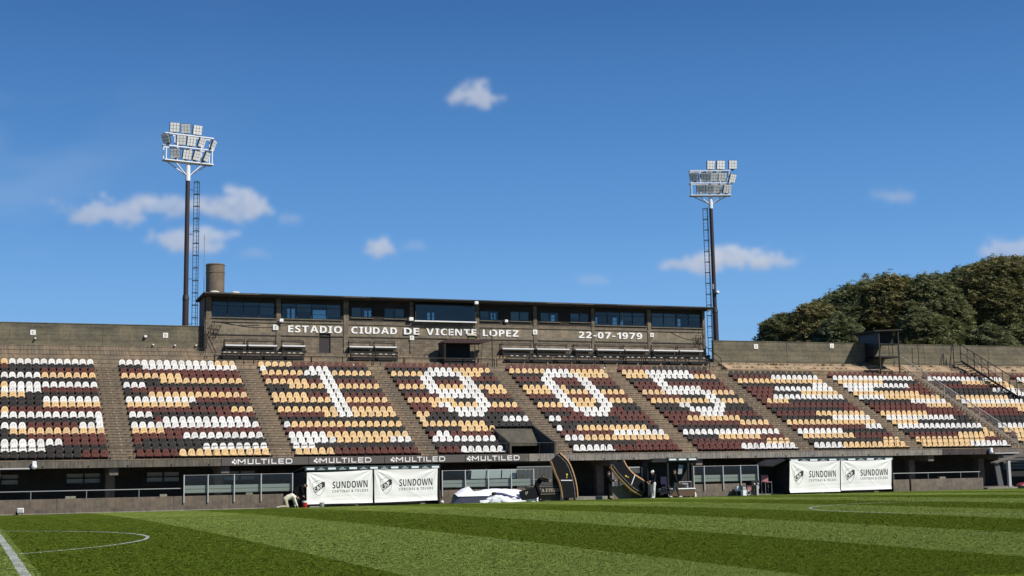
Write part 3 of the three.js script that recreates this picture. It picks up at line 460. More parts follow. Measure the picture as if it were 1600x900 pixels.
// small things on and around the press building
{
  const p0 = at(336, 458, -21.4), p1 = at(336, 414, -21.4), rad = 0.68;
  const t = thing('water_tank', 'brown cylindrical water tank on the left end of the press building roof', 'water tank', [p0.x, 14.75, -21.4]);
  const h = p1.y - 14.75; part('tank_body', new THREE.CylinderGeometry(rad, rad * 0.99, h, 32, 4), M.tank, t).position.y = h / 2;
  part('rim', new THREE.TorusGeometry(rad, 0.035, 8, 32).rotateX(Math.PI / 2), M.tank, t).position.y = h - 0.03; part('rim', new THREE.TorusGeometry(rad, 0.03, 8, 32).rotateX(Math.PI / 2), M.tank, t).position.y = h * 0.77;
  part('lid', new THREE.CylinderGeometry(rad * 0.96, rad, 0.06, 32), M.tank, t).position.y = h + 0.02;
  const ant = thing('antenna_mast', 'thin pale antenna mast beside the water tank', 'antenna', [at(318.5, 460, -22.8).x, 12, -22.8]);
  part('mast', [bar(V(0, 0, 0), V(0, 7.9, 0), 0.022, 6), bar(V(-0.12, 7.6, 0), V(0.12, 7.6, 0), 0.012, 5)], M.steelGrey, ant);
  const rub = thing('roof_debris', 'pale sacks and a plank lying on the roof edge by the tank', 'debris', [at(352, 458, -18.9).x, 14.95, -19.0]);
  const sack = new THREE.SphereGeometry(0.24, 14, 8); sack.scale(1.5, 0.5, 1); part('sack', sack, M.cream, rub).position.set(-0.75, 0.08, 0); const s2 = part('sack', sack, M.cream, rub); s2.position.set(0.75, 0.06, 0.1); s2.rotation.y = 0.5;
  part('plank', rbox(-0.5, 0.9, 0.0, 0.05, -0.2, 0.02, 0.01), M.wood, rub).rotation.z = 0.03;
  // wall plates with section letters
  const plate = (px, py, ch, z, label, s = 0.36) => {
    const p = at(px, py, z), cv = document.createElement('canvas'); cv.width = cv.height = 64; const c = cv.getContext('2d'); c.fillStyle = '#e9e6dc'; c.fillRect(0, 0, 64, 64); c.fillStyle = '#4a453b'; c.font = 'bold 50px sans-serif'; c.textAlign = 'center'; c.textBaseline = 'middle'; c.fillText(ch, 32, 34);
    const tx = new THREE.CanvasTexture(cv); tx.colorSpace = THREE.SRGBColorSpace; const o = thing('section_plate', label, 'sign', [p.x, p.y, z]);
    part('plate', rbox(-s / 2, s / 2, -s / 2, s / 2, 0.0, 0.03, 0.008), M.white, o);
    const g = new THREE.PlaneGeometry(s * 0.92, s * 0.92); part('print', g, std(C(1, 1, 1), 0.6, { map: tx }), o).position.z = 0.034;
  };
  plate(51.5, 519.5, 'C', -20.0, 'white section plate with letter C on the left rear wall'); plate(258.5, 524, 'D', -20.0, 'white section plate with letter D on the left rear wall');
  plate(430.5, 511.5, 'E', ZB + 0.08, 'white section plate with letter E left of the building lettering', 0.4); plate(643.5, 528, 'F', ZB + 0.08, 'white section plate with letter F below the word DE', 0.34);
  plate(836, 519, 'G', ZB + 0.08, 'white section plate with letter G right of the word LOPEZ', 0.38); plate(1018.5, 523.5, 'H', ZB + 0.08, 'white section plate with letter H right of the date', 0.34);
  plate(1181, 541.5, 'I', -18.6, 'white section plate with letter I on right rear wall near building', 0.4); plate(1299.5, 540.5, 'J', -18.6, 'white section plate with letter J on right rear wall near cabin', 0.4);
  const lampBox = (px, py, z, label, w = 0.26) => { const p = at(px, py, z), o = thing('wall_light', label, 'wall light', [p.x, p.y, z]); part('housing', rbox(-w / 2, w / 2, -w * 0.4, w * 0.4, 0.02, 0.22, 0.04), M.white, o); part('bracket', [bar(V(0, -w * 0.6, 0), V(0, -w * 0.2, 0.12), 0.03, 6)], M.steelGrey, o); };
  lampBox(439, 501, ZB + 0.14, 'small white wall light under the second window strip', 0.3); lampBox(641.5, 499, ZB + 0.14, 'small pale wall light left of the projecting window', 0.34); lampBox(790, 502, ZB, 'small white wall light between the two-pane windows', 0.26); lampBox(743.5, 473.5, -18.4, 'white lamp on the roof edge right of the projecting window', 0.3);
  lampBox(1106, 484, -19.0, 'white lamp at the right end of the roof edge', 0.26);
  lampBox(227, 526, -20.0, 'small white box on the left rear wall beside plate D', 0.2);
  for (const [px, py, l] of [[55, 529, 'tiny white light under plate C'], [239, 539, 'tiny white light at wall foot under plate D, leftmost'], [273, 540, 'tiny white light at wall foot right of plate D'], [306, 540, 'tiny white light at wall foot by the building corner']]) lampBox(px, py, -19.98, l, 0.13);
}
// ------------------------------------------------------------------ press desks, rails and boxes in front of the building
{
  const deskTier = (list, z, py, where, g) => list.forEach(([a, b], i) => {
    const p = at(a, py(a), z), q = at(b, py(b), z), w = q.x - p.x, y = p.y;
    const floor = z < -18.3 ? 10.07 : 9.71;
    const t = thing('press_desk', `${where}, ${['first', 'second', 'third', 'fourth', 'fifth', 'sixth', 'seventh', 'eighth', 'ninth', 'tenth'][i]} from the left`, 'desk', [p.x, floor, z], 0, g);
    const h = y - floor;
    const up = g.includes('upper');
    part('desk_top', rbox(0, w, h - 0.04, h, -0.5, 0.03, 0.01), up ? M.white : M.steelDark, t);
    if (up) { part('front_lip', rbox(0.02, w - 0.02, h - 0.095, h - 0.042, 0.0, 0.03, 0.008), M.white, t); part('front_panel', box(0.0, w, h - 0.21, h - 0.1, -0.05, -0.01), M.black, t); part('lower_beam', box(-0.05, w + 0.05, h - 0.56, h - 0.4, 0.12, 0.2), M.black, t); }
    else { part('paper_pile', [0.2, 0.45, 0.8].map((k) => rbox(w * k - 0.11, w * k + 0.11, h, h + 0.06, -0.3, 0.0, 0.01)), M.cream, t); }
    for (const x of [0.06, w - 0.06]) part('leg', [beam(V(x, 0, -0.04), V(x, h - 0.05, -0.04), 0.05, 0.05), beam(V(x, 0, -0.44), V(x, h - 0.05, -0.44), 0.05, 0.05)], M.blackMetal, t);
    if (g.includes('upper')) { part('rail', [bar(V(0.05, h, -0.45), V(0.05, h + 0.42, -0.45), 0.03, 6), bar(V(w - 0.05, h, -0.45), V(w - 0.05, h + 0.42, -0.45), 0.03, 6), bar(V(0.03, h + 0.42, -0.45), V(w - 0.03, h + 0.42, -0.45), 0.03, 6)], M.blackMetal, t); }
    else { part('bench', [box(0.05, w - 0.12, h - 0.46, h - 0.3, 0.05, 0.32), box(0.2, 0.28, 0, h - 0.46, 0.1, 0.25), box(w - 0.36, w - 0.28, 0, h - 0.46, 0.1, 0.25)], M.black, t); part('rail', bar(V(0.02, h - 0.12, 0.1), V(w - 0.02, h - 0.12, 0.1), 0.025, 6), M.blackMetal, t); if (i % 2 === 0) part('light_box', rbox(0.02, 0.16, 0.0, 0.13, 0.3, 0.42, 0.02), M.white, t); }
  });
  const yU = (x) => 538.2 + (x - 350) * 0.0125, yL = (x) => 550.8 + (x - 350) * 0.0125;
  deskTier([[352, 385], [388, 433], [441, 477]], -18.95, yU, 'white topped press desk of upper tier left of the door', 'upper press desks');
  deskTier([[546, 583], [586, 620]], -18.95, yU, 'white topped press desk of upper tier right of the door', 'upper press desks');
  deskTier([[785, 834], [839, 890], [899, 926], [933, 975], [977, 1014], [1021, 1060], [1062, 1099]], -18.95, yU, 'white topped press desk of upper tier below the date', 'upper press desks');
  deskTier([[346, 373], [375, 410], [412, 443], [446, 476]], -18.1, yL, 'dark press desk of lower tier left of the door', 'lower press desks');
  deskTier([[549, 586], [588, 622]], -18.1, yL, 'dark press desk of lower tier right of the door', 'lower press desks');
  deskTier([[793, 827], [829, 863], [868, 900], [903, 936], [939, 972], [976, 1004], [1008, 1040], [1043, 1072], [1075, 1106]], -18.1, yL, 'dark press desk of lower tier below the date', 'lower press desks');
  // guard rail at the edge of the press rows, in runs
  const run = (a, b, label, n) => {
    const z = -17.3, p = at(a, 549, z), q = at(b, 549 + (b - a) * 0.012, z), y = 10.45; const t = thing('guard_rail', label, 'railing', [p.x, 9.36, z]);
    const w = q.x - p.x, h = 0.98; part('top_rail', bar(V(0, h, 0), V(w, h, 0), 0.036, 6), M.blackMetal, t); part('mid_rail', bar(V(0, h * 0.5, 0), V(w, h * 0.5, 0), 0.018, 6), M.blackMetal, t);
    for (let i = 0; i <= n; i++) part('post', bar(V(w * i / n, -0.02, 0), V(w * i / n, h, 0), 0.036, 6), M.blackMetal, t);
  };
  run(335, 486, 'black guard rail in front of the left press desks', 5); run(487, 630, 'black guard rail across the doorway and middle desks', 3); run(632, 772, 'black guard rail below the roofed camera stand', 3); run(776, 1108, 'black guard rail in front of the right press desks', 9);
  // sloping stair rails at both ends
  const stairRail = (a, b, label) => { const t = thing('stair_rail', label, 'railing'); part('rail', [bar(a, b, 0.03, 6), bar(b, V(b.x, b.y - 1.1, b.z), 0.03, 6), bar(a, V(a.x, a.y - 1.1, a.z), 0.03, 6), bar(V(a.x, a.y - 0.5, a.z), V(b.x, b.y - 0.5, b.z), 0.02, 6)], M.blackMetal, t); };
  stairRail(at(323, 521, -19.3), at(336, 548, -17.4), 'sloping black stair rail at the left corner of the press building'); stairRail(at(1098, 538, -19.2), at(1126.5, 560, -17.2), 'sloping black stair rail at the right corner of the press building');
  // window basket racks on the wall
  const rack = (px, py, label) => { const p = at(px, py, ZB + 0.2), t = thing('wall_rack', label, 'rack', [p.x, p.y, ZB + 0.2]); const g = []; for (let i = 0; i < 4; i++) { g.push(bar(V(-0.38 + i * 0.25, 0.4, 0), V(-0.25 + i * 0.15, -0.3, 0), 0.018, 5)); } for (let i = 0; i < 3; i++) g.push(bar(V(-0.42 + i * 0.06, 0.4 - i * 0.33, 0), V(0.42 - i * 0.06, 0.42 - i * 0.3, 0), 0.02, 5)); g.push(bar(V(0.42, 0.42, 0), V(0.15, -0.3, 0.1), 0.02, 5), bar(V(-0.05, 0.4, 0), V(-0.05, 0.8, 0), 0.02, 5), bar(V(0.1, 0.3, 0), V(-0.3, -0.25, 0.12), 0.02, 5)); part('frame', g, M.blackMetal, t); part('wall_bracket', [bar(V(0, 0.1, 0), V(0, 0.1, -0.2), 0.03, 5)], M.blackMetal, t); };
  rack(335.5, 518, 'black metal frame hanging on the wall left of plate E'); rack(1093, 532, 'black metal frame hanging on the wall at the right building end');
}
{ // roofed camera stand in the middle of the press rows
  const z = -17.6, p = at(695, 559, z), q = at(758, 559, z); const w = q.x - p.x;
  const t = thing('camera_stand', 'small dark roofed camera stand in front of the words VICENTE LOPEZ', 'camera stand', [p.x, 9.7, z]);
  const y = (py) => at(700, py, z).y - 9.7; const yr = y(532);
  part('roof', [prism([[-0.15, yr - 0.12], [0.35, yr + 0.13], [w + 0.65, yr + 0.1], [w + 0.55, yr + 0.02], [w - 0.1, yr - 0.16], [-0.1, yr - 0.2]], -1.3, 0.15)], std(C(0.045, 0.02, 0.018), 0.8), t);
  part('back_panel', box(-0.05, w * 0.72, 0.2, yr - 0.18, -0.9, -0.84), M.black, t); part('side_panel', box(-0.1, -0.04, 0.2, yr - 0.16, -1.2, 0.1), M.black, t);
  part('counter', box(-0.05, w * 0.74, 0.42, 0.5, -0.9, 0.12), M.black, t); part('front_panel', box(-0.05, w * 0.74, 0.05, 0.42, 0.06, 0.12), M.black, t);
  for (const x of [0.02, w * 0.74, w + 0.55]) part('post', beam(V(x, -0.35, 0.08), V(x, x > w ? yr + 1.0 : yr - 0.1, 0.08), 0.06, 0.06), M.blackMetal, t);
  part('ladder', [0, 0.3].map((d) => bar(V(w * 0.78 + d, 0, 0.1), V(w * 0.86 + d, yr, -0.1), 0.02, 5)).concat([0.2, 0.45, 0.7, 0.95].map((h) => bar(V(w * 0.78 + h * 0.06, h, 0.08), V(w * 0.78 + 0.32 + h * 0.06, h, 0.08), 0.018, 5))), M.blackMetal, t);
  part('roof_rail', [0.1, 0.45, 1.4, w - 0.4, w + 0.1].map((x) => bar(V(x, yr, 0), V(x, yr + 0.95, 0), 0.018, 5)).concat([bar(V(0.1, yr + 0.95, 0), V(w + 0.55, yr + 0.9, 0), 0.018, 5)]), M.blackMetal, t);
  part('bench', [box(w * 0.15, w * 1.0, -0.02, 0.05, 0.2, 0.4), box(w * 0.3, w * 0.34, -0.35, -0.02, 0.25, 0.35), box(w * 0.9, w * 0.94, -0.35, -0.02, 0.25, 0.35)], M.blackMetal, t);
  const c = thing('television_camera', 'covered television camera with pale hood on top of the camera stand', 'camera', [at(740, 530, z).x, 9.7 + yr + 0.0, z - 0.3]); c.scale.setScalar(0.8);
  part('hood', rbox(-0.62, 0.28, 0.5, 0.72, -0.25, 0.25, 0.06), M.cream, c); part('camera_body', rbox(-0.45, 0.2, 0.28, 0.5, -0.16, 0.16, 0.04), M.black, c); part('lens', bar(V(0.2, 0.38, 0), V(0.5, 0.36, 0), 0.1, 10), M.black, c);
  part('cover', rbox(-0.5, 0.25, 0.18, 0.32, -0.2, 0.2, 0.05), M.leafGreen, c); for (const [x, zz] of [[-0.35, 0.25], [0.2, 0.25], [0, -0.3]]) part('leg', bar(V(-0.05, 0.3, 0), V(x, 0, zz), 0.025, 5), M.black, c);
}
{ // cabin on stilts against the right rear wall
  const zf = -16.6, zb = -18.3; const p = at(1372.5, 520, zf), q = at(1403.5, 520, zf); const x0 = p.x, x1 = q.x, yR = at(1372, 516, zf).y, yB = at(1385, 538, zf).y, yF = at(1385, 556.5, zf).y;
  const t = thing('observation_cabin', 'black open cabin on stilts standing against the right rear wall', 'cabin', [x0, 0, 0]); const w = x1 - x0, ground = treadY(18) - 0.02;
  part('roof', prism([[-0.55, yR - 0.12], [w + 0.3, yR + 0.04], [w + 0.3, yR + 0.12], [-0.55, yR - 0.03]], zb - 1.4, zf + 0.2), M.roof, t);
  part('front_panel', box(0.06, w - 0.06, yB, yR - 0.08, zf - 0.74, zf - 0.7), M.black, t); part('front_frame', [box(0.06, w - 0.06, yB, yB + 0.08, zf - 0.05, zf), box(0.06, w - 0.06, yR - 0.16, yR - 0.08, zf - 0.05, zf)], M.black, t); part('inner_floor', box(0.06, w - 0.06, yB - 0.03, yB, zf - 0.7, zf), M.black, t); part('side_panel', box(0, 0.04, yB - 0.3, yR - 0.1, zb - 1.2, zf - 0.06), std(C(0.012, 0.013, 0.016), 0.45), t);
  part('back_panel', box(0.05, w * 0.45, yF, yR - 0.1, zb - 1.2, zb - 1.15), M.black, t); part('back_panel', box(-0.0, 0.05, yF - 0.4, yB - 0.3, zb - 1.15, zf - 0.9), M.black, t);
  part('floor', box(0, w, yF - 0.1, yF, zb - 1.2, zf), M.black, t);
  for (const [x, z] of [[0.03, zf - 0.03], [w - 0.03, zf - 0.03], [0.03, zb - 1.1], [w - 0.03, zb - 1.1]]) part('stilt', beam(V(x, 9.1, z), V(x, yR - 0.05, z), 0.09, 0.09), M.steelDark, t);
  for (const x of [w * 0.5, w * 0.68]) part('rail', bar(V(x, yF, zf - 0.05), V(x, yB, zf - 0.05), 0.025, 6), M.blackMetal, t);
  part('brace', [beam(V(0.05, yF, zb), V(-0.9, 10.2, zb - 0.1), 0.06, 0.06), beam(V(0.1, yF, zf - 0.1), V(0.4, yB, zf - 0.3), 0.05, 0.05)], M.blackMetal, t);
  for (const [dx, yy, zz] of [[-1.0, 0.55, 0.1], [-0.6, 0.3, 0.3], [-0.4, 0.1, 0.5]]) part('stair_tread', box(dx, dx + 1.5, 9.55 + yy, 9.61 + yy, zf - 0.5 + zz, zf - 0.2 + zz), M.blackMetal, t);
}
{ // gangway stair with railing at the far right
  const t = thing('gangway', 'black steel gangway stair with railing at the right end of the stand', 'stairway');
  const pts = [[1482, 538], [1500, 538.5], [1600, 600], [1640, 626]]; const z = (i) => [-17.9, -17.6, -11.5, -9][i];
  const top = pts.map(([x, y], i) => at(x, y, z(i))); const P2 = (a, b, k) => a.clone().lerp(b, k);
  const low = top.map((p) => p.clone().add(V(0, -1.45, 0)));
  part('top_rail', [bar(top[1], top[2], 0.035, 6), bar(top[2], top[3], 0.035, 6)], M.steelDark, t); part('mid_rail', [bar(P2(top[1], low[1], 0.5), P2(top[2], low[2], 0.5), 0.025, 6)], M.steelDark, t);
  part('stringer', [beam(low[1], low[2], 0.08, 0.16), beam(low[2], low[3], 0.08, 0.16)], M.steelDark, t);
  for (let i = 0; i <= 9; i++) { const k = i / 9; part('post', bar(P2(top[1], top[2], k), P2(low[1], low[2], k), i % 2 ? 0.022 : 0.038, 6), M.steelDark, t); }
  for (let i = 0; i < 5; i++) { const k = i / 9; if (i < 3) part('brace', bar(P2(top[1], top[2], k + 0.1), P2(low[1], low[2], k + 0.32), 0.02, 5), M.steelDark, t); }
  for (let i = 0; i < 18; i++) { const c = P2(low[1], low[2], (i + 0.5) / 18); part('tread', box(c.x - 0.16, c.x + 0.16, c.y + 0.02, c.y + 0.06, c.z - 1.0, c.z - 0.05), M.steelDark, t); }
  const g = thing('access_gate', 'narrow black steel gate frame at the head of the gangway', 'gate'); const a = at(1476, 545, -17.9), b = at(1489, 539, -17.9);
  part('frame', [bar(V(a.x + 0.3, 9.9, -17.9), V(b.x - 0.05, b.y + 0.1, -17.9), 0.03, 6), bar(V(b.x, 10.1, -17.9), V(b.x, b.y + 0.1, -17.9), 0.04, 6), bar(V(a.x + 0.2, 9.9, -17.5), V(b.x - 0.2, b.y, -17.9), 0.03, 6), bar(V(b.x - 0.3, 10.4, -17.9), V(b.x, 10.4, -17.9), 0.03, 6)], M.steelDark, g); part('foot_plate', box(b.x - 0.35, b.x + 0.15, 10.0, 10.2, -18.2, -17.8), M.black, g);
  const pole = thing('thin_pole', 'thin dark pole in front of the right rear wall', 'pole', [at(1434, 540, -18.2).x, 9.9, -18.2]); part('pole', bar(V(0, 0, 0), V(0, at(1434, 534, -18.2).y - 9.9, 0), 0.03, 6), M.steelDark, pole);
}
{ // mesh fence that splits the last blocks
  const t = thing('mesh_fence', 'sloping wire mesh fence with two pale rails between the right blocks', 'fence');
  const a1 = at(1427, 562, -17.3), b1 = at(1577, 693, -4.3), a0 = at(1400, 553, -17.8), b0 = at(1556, 690, -4.3);
  const line = (p, q, r) => bar(p, q, r, 6);
  const X = 74.25; const lo = (k) => V(X, treadY(18 - 18 * k) + 0.25, treadZ(18 - 18 * k) - 0.3), hi = (k) => lo(k).add(V(0, 0.8, 0));
  part('top_rail', line(hi(-0.12), hi(1), 0.042), M.mesh, t); part('bottom_rail', line(lo(-0.12), lo(1), 0.036), M.mesh, t);
  for (let i = 0; i <= 6; i++) part('post', bar(lo(i / 6).add(V(0, -0.3, 0)), hi(i / 6), 0.03, 6), M.mesh, t);
  const wires = []; for (let i = 0; i < 90; i++) { const k = i / 90, k2 = Math.min(1, k + 0.05); wires.push(bar(lo(k), hi(k2), 0.005, 3), bar(hi(k), lo(k2), 0.005, 3)); }
  const wm = part('netting', wires, M.mesh, t); wm.userData.kind = 'stuff';
}
// ------------------------------------------------------------------ front hand rail and sponsor boards on the fascia
{
  const t = thing('front_handrail', 'thin dark handrail with posts along the lower edge of the seat rows', 'railing');
  const y = Y0 + 0.72; part('top_rail', bar(V(-20, y, ZF - 0.1), V(104, y, ZF - 0.1), 0.022, 6), M.steelDark, t);
  for (let x = -19.7; x < 104; x += 2.36) part('post', bar(V(x, Y0, ZF - 0.1), V(x, y, ZF - 0.1), 0.02, 6), M.steelDark, t);
  const sign = (a, b, tx0, tx1, label, k) => {
    const p = at(a, 718, ZF), q = at(b, 714, ZF), w = q.x - p.x, H = 0.47; const W = Math.round(w * 190); const cv = document.createElement('canvas'); cv.width = W; cv.height = 90; const c = cv.getContext('2d');
    c.fillStyle = '#57524c'; c.fillRect(0, 0, W, 90); const r = rng(k + 50); for (let i = 0; i < 500; i++) { c.fillStyle = `rgba(${r() < 0.5 ? '30,28,26' : '120,112,104'},0.08)`; c.fillRect(r() * W, r() * 90, 2 + r() * 20, 1 + r() * 3); }
    const u0 = (at(tx0, 718, ZF).x - p.x) / w * W, u1 = (at(tx1, 714, ZF).x - p.x) / w * W, L = u1 - u0; c.fillStyle = c.strokeStyle = '#f4f1ea';
    // petal emblem then techno capitals drawn as strokes
    const ex = u0 + 22, ey = 45; for (const [dx, dy, rx, ry, ro] of [[-17, 4, 14, 16, 0.5], [0, -21, 9, 12, 0.1], [5, 20, 10, 13, -0.2], [22, -10, 7, 9, 0.4], [24, 12, 5, 8, 0.2]]) { c.beginPath(); c.ellipse(ex + dx, ey + dy, rx, ry, ro, 0, 7); c.fill(); }
    const lx = u0 + 60, lw = (u1 - lx) / 8, y0 = 14, y1 = 76; c.lineWidth = 11; c.lineJoin = 'round'; c.lineCap = 'butt';
    const P = (pts) => { c.beginPath(); pts.forEach(([x, yy], i) => (i ? c.lineTo(x, yy) : c.moveTo(x, yy))); c.stroke(); };
    let x = lx; const g = lw * 0.86;
    P([[x + 5, y1], [x + 5, y0 + 4], [x + g * 0.62, y1 - 22], [x + g * 1.15, y0 + 4], [x + g * 1.15, y1]]); x += lw * 1.35;
    P([[x + 5, y0], [x + 5, y1 - 6], [x + g * 0.85, y1 - 6], [x + g * 0.85, y0]]); x += lw * 1.08; P([[x + 5, y0], [x + 5, y1 - 6], [x + g * 0.8, y1 - 6]]); x += lw * 0.72;
    P([[x + 2, y0 + 5], [x + g * 0.98, y0 + 5]]); P([[x + g * 0.5, y0 + 5], [x + g * 0.5, y1]]); x += lw * 1.05; P([[x + 5, y0], [x + 5, y1]]); x += lw * 0.42; P([[x + 5, y0], [x + 5, y1 - 6], [x + g * 0.85, y1 - 6]]); x += lw * 0.98;
    P([[x + g * 0.9, y0 + 5], [x + 5, y0 + 5], [x + 5, y1 - 5], [x + g * 0.9, y1 - 5]]); P([[x + 5, 45], [x + g * 0.82, 45]]); x += lw * 1.02;
    c.beginPath(); c.moveTo(x + 5, y0 + 5); c.lineTo(x + g * 0.6, y0 + 5); c.quadraticCurveTo(x + g * 1.0, y0 + 5, x + g * 1.0, 45); c.quadraticCurveTo(x + g * 1.0, y1 - 5, x + g * 0.6, y1 - 5); c.lineTo(x + 5, y1 - 5); c.closePath(); c.stroke();
    const tex = new THREE.CanvasTexture(cv); tex.colorSpace = THREE.SRGBColorSpace;
    const o = thing('sponsor_board', label, 'advertising board', [p.x, 2.505, ZF + 0.01]);
    part('board', rbox(0, w, 0, H, 0, 0.03, 0.008), std(C(0.09, 0.083, 0.075), 0.7), o); part('print', new THREE.PlaneGeometry(w - 0.02, H - 0.02).translate(w / 2, H / 2, 0.033), std(C(1, 1, 1), 0.7, { map: tex }), o);
  };
  sign(346, 481, 363, 462, 'first MULTILED board on the fascia, above the left glass fence', 1); sign(482.5, 600, 491, 585, 'second MULTILED board on the fascia, above the left sponsor banner', 2); sign(601, 726, 611, 700, 'third MULTILED board on the fascia, above the second sponsor banner', 3); sign(727, 822, 730, 816, 'fourth MULTILED board on the fascia, just left of the curved black panel', 4);
  // cameras and light tubes on the fascia ends
  const cam = (px, py, label, dir) => { const p = at(px, py, ZF + 0.2), o = thing('security_camera', label, 'camera', [p.x, p.y, ZF + 0.2]); const dome = new THREE.SphereGeometry(0.16, 16, 10); part('dome', dome, M.white, o); part('hood', rbox(-0.12, 0.12, 0.05, 0.3, -0.1, 0.1, 0.04), M.white, o); part('arm', bar(V(0, 0.1, 0), V(0, 0.1, -0.22), 0.04, 6), M.steelGrey, o);
    const l = thing('tube_light', label.replace('white security camera', 'long pale tube light').replace('at the', 'beside the camera at the'), 'tube light', [p.x + dir * 1.4, p.y - 0.12, ZF + 0.25]); part('tube', rbox(-1.15, 1.15, -0.045, 0.045, -0.05, 0.05, 0.03), M.postGrey, l); for (const x of [-0.9, 0.9]) part('bracket', bar(V(x, 0, 0), V(x, 0.02, -0.25), 0.02, 6), M.steelGrey, l); };
  cam(53.5, 729, 'white security camera at the left end of the fascia', -1); cam(1548.5, 706, 'white security camera at the right end of the fascia', 1);
}
// ------------------------------------------------------------------ pitch-side wall, rails and glass fences
const WT = 0.8085;
{
  const seg = (x0, x1, mat, label) => { const t = thing('perimeter_wall', label, 'wall'); const n = Math.max(1, Math.round((x1 - x0) / 3.2)), s = (x1 - x0) / n; for (let i = 0; i < n; i++) part('wall_panel', rbox(x0 + i * s + 0.004, x0 + (i + 1) * s - 0.004, -0.1, WT, -0.25, 0, 0.012), mat, t); return t; };
  seg(-24, at(443, 780, 0).x, M.lowWall, 'low brown pitch wall left of the left dugout'); seg(at(684, 770, 0).x, at(900, 770, 0).x, M.lowWall, 'low brown pitch wall between the left banners and the tunnel');
  seg(at(957, 770, 0).x, at(1166, 770, 0).x, M.lowWallR, 'low brown pitch wall between tunnel and right dugout'); seg(at(1394, 755, 0).x, at(1421, 755, 0).x, M.lowWallR, 'short piece of low pitch wall right of the right banner'); seg(at(1423.5, 755, 0).x, at(1536.5, 755, 0).x, M.lowWallR, 'low brown pitch wall ending at the far right opening');
  const rail = (a, b, posts, label) => { const z = -0.12, x0 = at(a, 770, z).x, x1 = at(b, 770, z).x, t = thing('pipe_railing', label, 'railing'), y = WT + 0.43; part('top_rail', bar(V(x0, y, z), V(x1, y, z), 0.028, 8), M.steelGrey, t); for (const p of posts) { const x = at(p, 775, z).x; part('post', bar(V(x, WT, z), V(x, y, z), 0.025, 8), M.steelGrey, t); } };
  rail(-80, 283, [-40, 48, 135, 217], 'grey pipe railing on the left pitch wall'); rail(1394, 1533, [1398, 1452, 1503, 1531], 'grey pipe railing on the right pitch wall');
  const glassFence = (posts, label) => {
    const z = 0.06, t = thing('glass_fence', label, 'fence'), xs = posts.map((p) => at(p, 760, z).x), y1 = 2.0;
    xs.forEach((x) => part('post', rbox(x - 0.032, x + 0.032, 0.42, y1, z - 0.03, z + 0.04, 0.012), M.postGrey, t));
    part('top_rail', bar(V(xs[0], y1 - 0.03, z), V(xs[xs.length - 1], y1 - 0.03, z), 0.014, 8), M.steelGrey, t);
    for (let i = 0; i + 1 < xs.length; i++) { part('glass_panel', box(xs[i] + 0.05, xs[i + 1] - 0.05, WT + 0.1, y1 - 0.07, z - 0.006, z + 0.006), M.fenceGlass, t); part('lower_board', [rbox(xs[i] + 0.05, xs[i + 1] - 0.05, WT + 0.16, WT + 0.36, z - 0.2, z - 0.14, 0.01)], M.boardGreen, t); part('lower_board', [rbox(xs[i] + 0.05, xs[i + 1] - 0.05, WT + 0.38, WT + 0.58, z - 0.2, z - 0.14, 0.01)], M.boardGreen, t); }
  };
  glassFence([287.5, 325, 366, 408, 457], 'glass fence with grey posts left of the left dugout'); glassFence([691, 727, 763, 799, 834], 'glass fence with grey posts right of the left banners'); glassFence([984, 1004, 1014], 'short glass fence behind the leaning curved panel'); glassFence([1084.5, 1101, 1130.5, 1158, 1185], 'glass fence with grey posts left of the right dugout');
  const blk = (px, z, label, w = 0.5) => { const x = at(px, 775, z).x, t = thing('concrete_block', label, 'block', [x, WT, z]); part('block', rbox(-w / 2, w / 2, -0.01, 0.13, -0.12, 0.12, 0.02), M.kerb, t); };
  blk(110, -0.13, 'pale concrete block on the left pitch wall', 0.55); blk(255, -0.13, 'pale concrete block on the wall left of the glass fence', 0.4); blk(389, -0.13, 'pale concrete block behind the left glass fence', 0.4); blk(1473, -0.13, 'pale concrete block on the right pitch wall', 0.5);
}
// ------------------------------------------------------------------ dugouts with sponsor banners
function bannerTex(seed) {
  const cv = document.createElement('canvas'); cv.width = 1024; cv.height = 512; const c = cv.getContext('2d'); c.fillStyle = '#f1f0ec'; c.fillRect(0, 0, 1024, 512);
  c.save(); c.translate(185, 250); c.scale(1.0, 1.0); c.strokeStyle = '#3a3a3a'; c.lineWidth = 5; c.fillStyle = '#f1f0ec';
  const sh = () => { c.beginPath(); c.moveTo(-92, -88); c.quadraticCurveTo(-40, -98, 0, -128); c.quadraticCurveTo(40, -98, 92, -88); c.quadraticCurveTo(104, 70, 0, 132); c.quadraticCurveTo(-104, 70, -92, -88); c.closePath(); }; sh(); c.fill(); c.stroke();
  c.save(); sh(); c.clip(); c.rotate(-0.62); c.fillStyle = '#2b2b2b'; c.fillRect(-160, -46, 330, 84); c.fillStyle = '#f4f3ef'; c.font = 'bold 84px sans-serif'; c.textAlign = 'center'; c.textBaseline = 'middle'; c.fillText('CAP', -8, -2); c.restore(); c.restore();
  c.fillStyle = '#2e2e2e'; c.textAlign = 'left'; c.textBaseline = 'alphabetic'; c.save(); c.translate(392, 266); c.scale(0.84, 1); c.font = 'bold 152px sans-serif'; const w = c.measureText('SUNDOWN').width; c.scale(560 / 0.84 / w, 1); c.fillText('SUNDOWN', 0, 0); c.restore();
  c.save(); c.translate(392, 334); c.font = 'bold 56px sans-serif'; const s2 = 'CORTINAS & TOLDOS'; const w2 = c.measureText(s2).width; let x = 0; c.fillStyle = '#4a4a4a'; const gap = (560 - w2 * 0.8) / (s2.length - 1); for (const ch of s2) { c.save(); c.translate(x, 0); c.scale(0.8, 1); c.fillText(ch, 0, 0); x += c.measureText(ch).width * 0.8 + gap; c.restore(); } c.restore();
  const t = new THREE.CanvasTexture(cv); t.colorSpace = THREE.SRGBColorSpace; t.anisotropy = 8; return t;
}
const bTex = bannerTex(1);
